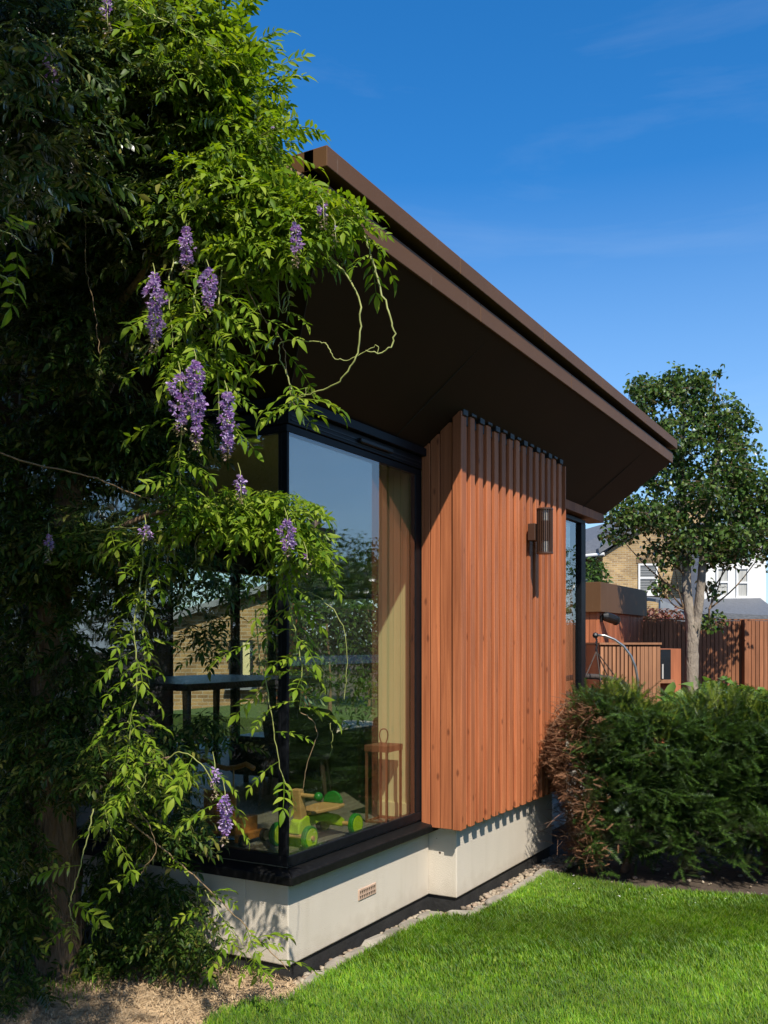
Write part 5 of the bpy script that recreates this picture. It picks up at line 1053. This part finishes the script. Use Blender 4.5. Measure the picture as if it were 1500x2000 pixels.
for i in range(11): X, Y = wl_(2.5 + i * 1.15, -5.3 - .3 * (i % 2)); bl.append((X, Y, 1.9 + .35 * math.sin(i * 2.1), .8, .6, 1.0, 700))
bush('ivy_hedge', 'ivy covered hedge above the side fence, mirrored in the glass', 'hedge', bl, 'bush_leaf', .11, .08, (7, -5.3, 0))
bl = []
for i in range(12): X, Y = wl_(1.5 + i * 1.0, -4.1); bl.append((X, Y, .55 + .15 * (i % 3), .5, .35, .5, 330))
bush('side_border', 'shaded border plants along the side fence', 'border plants', bl, 'bush_leaf', .12, .04, (6, -4.1, 0))
for (a, b_, z, r_, lb) in ((15.5, -4.2, 2.4, 1.9, 'full leafy tree mirrored in the end door'), (13.5, -8.2, 2.5, 1.4, 'small airy tree beyond the side fence mirrored in the window'), (19.5, -11.5, 3.3, 2.2, 'pale feathery tree farther off mirrored in the window')):
    X, Y = wl_(a, b_); bush('mirrored_tree', lb, 'tree', [(X, Y, z, r_, r_, r_ * .6, 1500), (X + .3 * r_, Y, z + .3 * r_, r_ * .6, r_ * .6, r_ * .4, 600)], 'bush_leaf', .12, .07, (a, b_, 0))

# ---- lawn grass, mulch straw, weeds
from mathutils.geometry import tessellate_polygon
lp = np.array([(p[0], p[1]) for p in lawn_pts])
def inside(poly, x, y):
    res = np.zeros(len(x), bool); n = len(poly); j = n - 1
    for i in range(n):
        xi, yi = poly[i]; xj, yj = poly[j]; c = ((yi > y) != (yj > y)) & (x < (xj - xi) * (y - yi) / (yj - yi + 1e-12) + xi); res ^= c; j = i
    return res
def grass(name, n, Xr, Yr, m, h0, h1, label, poly, w=.0032, dens=None, lean=.5):
    X = rng.uniform(*Xr, n); Y = rng.uniform(*Yr, n); a = CX + SN * X + CS * Y; b_ = CY - CS * X + SN * Y
    k = inside(poly, a, b_) 
    if dens is not None: k &= rng.uniform(0, 1, n) < dens(a, b_)
    a, b_ = a[k], b_[k]; n = len(a)
    tuft = .5 + .5 * np.sin(a * 3.1 + 1.3 * np.sin(b_ * 4.3)) * np.sin(b_ * 3.7 + a * 1.9); h = rng.uniform(h0, h1, n) * (.75 + .5 * tuft)
    th = rng.uniform(0, 6.283, n) * .7 + 1.4 * np.sin(a * 2.3 + b_ * 1.7); ln = rng.uniform(.1, 1, n) * lean * h * 1.5
    dx, dy = np.cos(th), np.sin(th); ww = w * rng.uniform(.7, 1.4, n); px, py = -dy * ww / 2, dx * ww / 2
    z0 = np.full(n, .0)
    V = np.stack([np.stack([a - px, b_ - py, z0], 1), np.stack([a + px, b_ + py, z0], 1), np.stack([a - px * .8 + dx * ln * .4, b_ - py * .8 + dy * ln * .4, h * .62], 1), np.stack([a + px * .8 + dx * ln * .4, b_ + py * .8 + dy * ln * .4, h * .62], 1), np.stack([a + dx * ln, b_ + dy * ln, h], 1)], 1)
    T = np.array([(0, 1, 3), (0, 3, 2), (2, 3, 4)])[None] + (np.arange(n) * 5)[:, None, None]
    o = fast_mesh(name, V.reshape(-1, 3), T.reshape(-1, 3), m, kind='stuff'); o['label'] = label; return o
grass('grass', 330000, (-1.0, 2.75), (3.3, 6.6), 'grass', .014, .036, 'short green grass blades of the lawn', lp, lean=.75, w=.0036)
grass('grass_beyond', 60000, (-1.6, 5.2), (0.5, 3.3), 'grass', .03, .06, 'grass blades of the lawn nearer the viewer', lp, w=.006)
mpoly = np.array([(p[0], p[1]) for p in mulch_pts])
grass('mulch_straw', 26000, (-2.2, 0.0), (3.0, 4.6), 'grass_tan', .004, .016, 'dry straw and chippings on the bed', mpoly, w=.0034, lean=2.6)
grass('bed_grass', 6000, (-1.6, 0.0), (3.3, 4.5), 'grass', .015, .05, 'thin grass sprouting through the straw', mpoly, dens=lambda a, b_: np.clip(np.sin(a * 5 + 1) * np.sin(b_ * 6) - .2, 0, 1))

pet, pt_ = leaflet(.010, .008, False, fold=.1, curl=.1)
Pd = np.array([W(x, y, .034) for x, y in zip(rng.uniform(.9, 2.6, 26), rng.uniform(5.3, 5.95, 26))]); kk = inside(lp, Pd[:, 0], Pd[:, 1]); Pd = np.repeat(Pd[kk], 3, 0); n = len(Pd)
M['daisy'] = mat('daisy_white', (0.75, 0.75, 0.70), 0.7); o = fast_mesh('daisies', *scatter(pet, pt_, Pd, frames(rng.normal(0, 1, (n, 3)) * np.array([1, 1, .2]), np.tile([0, 0, 1.0], (n, 1))), rng.uniform(.6, 1.1, n)), 'daisy', kind='stuff'); o['label'] = 'tiny white daisies in the grass near the hedge'
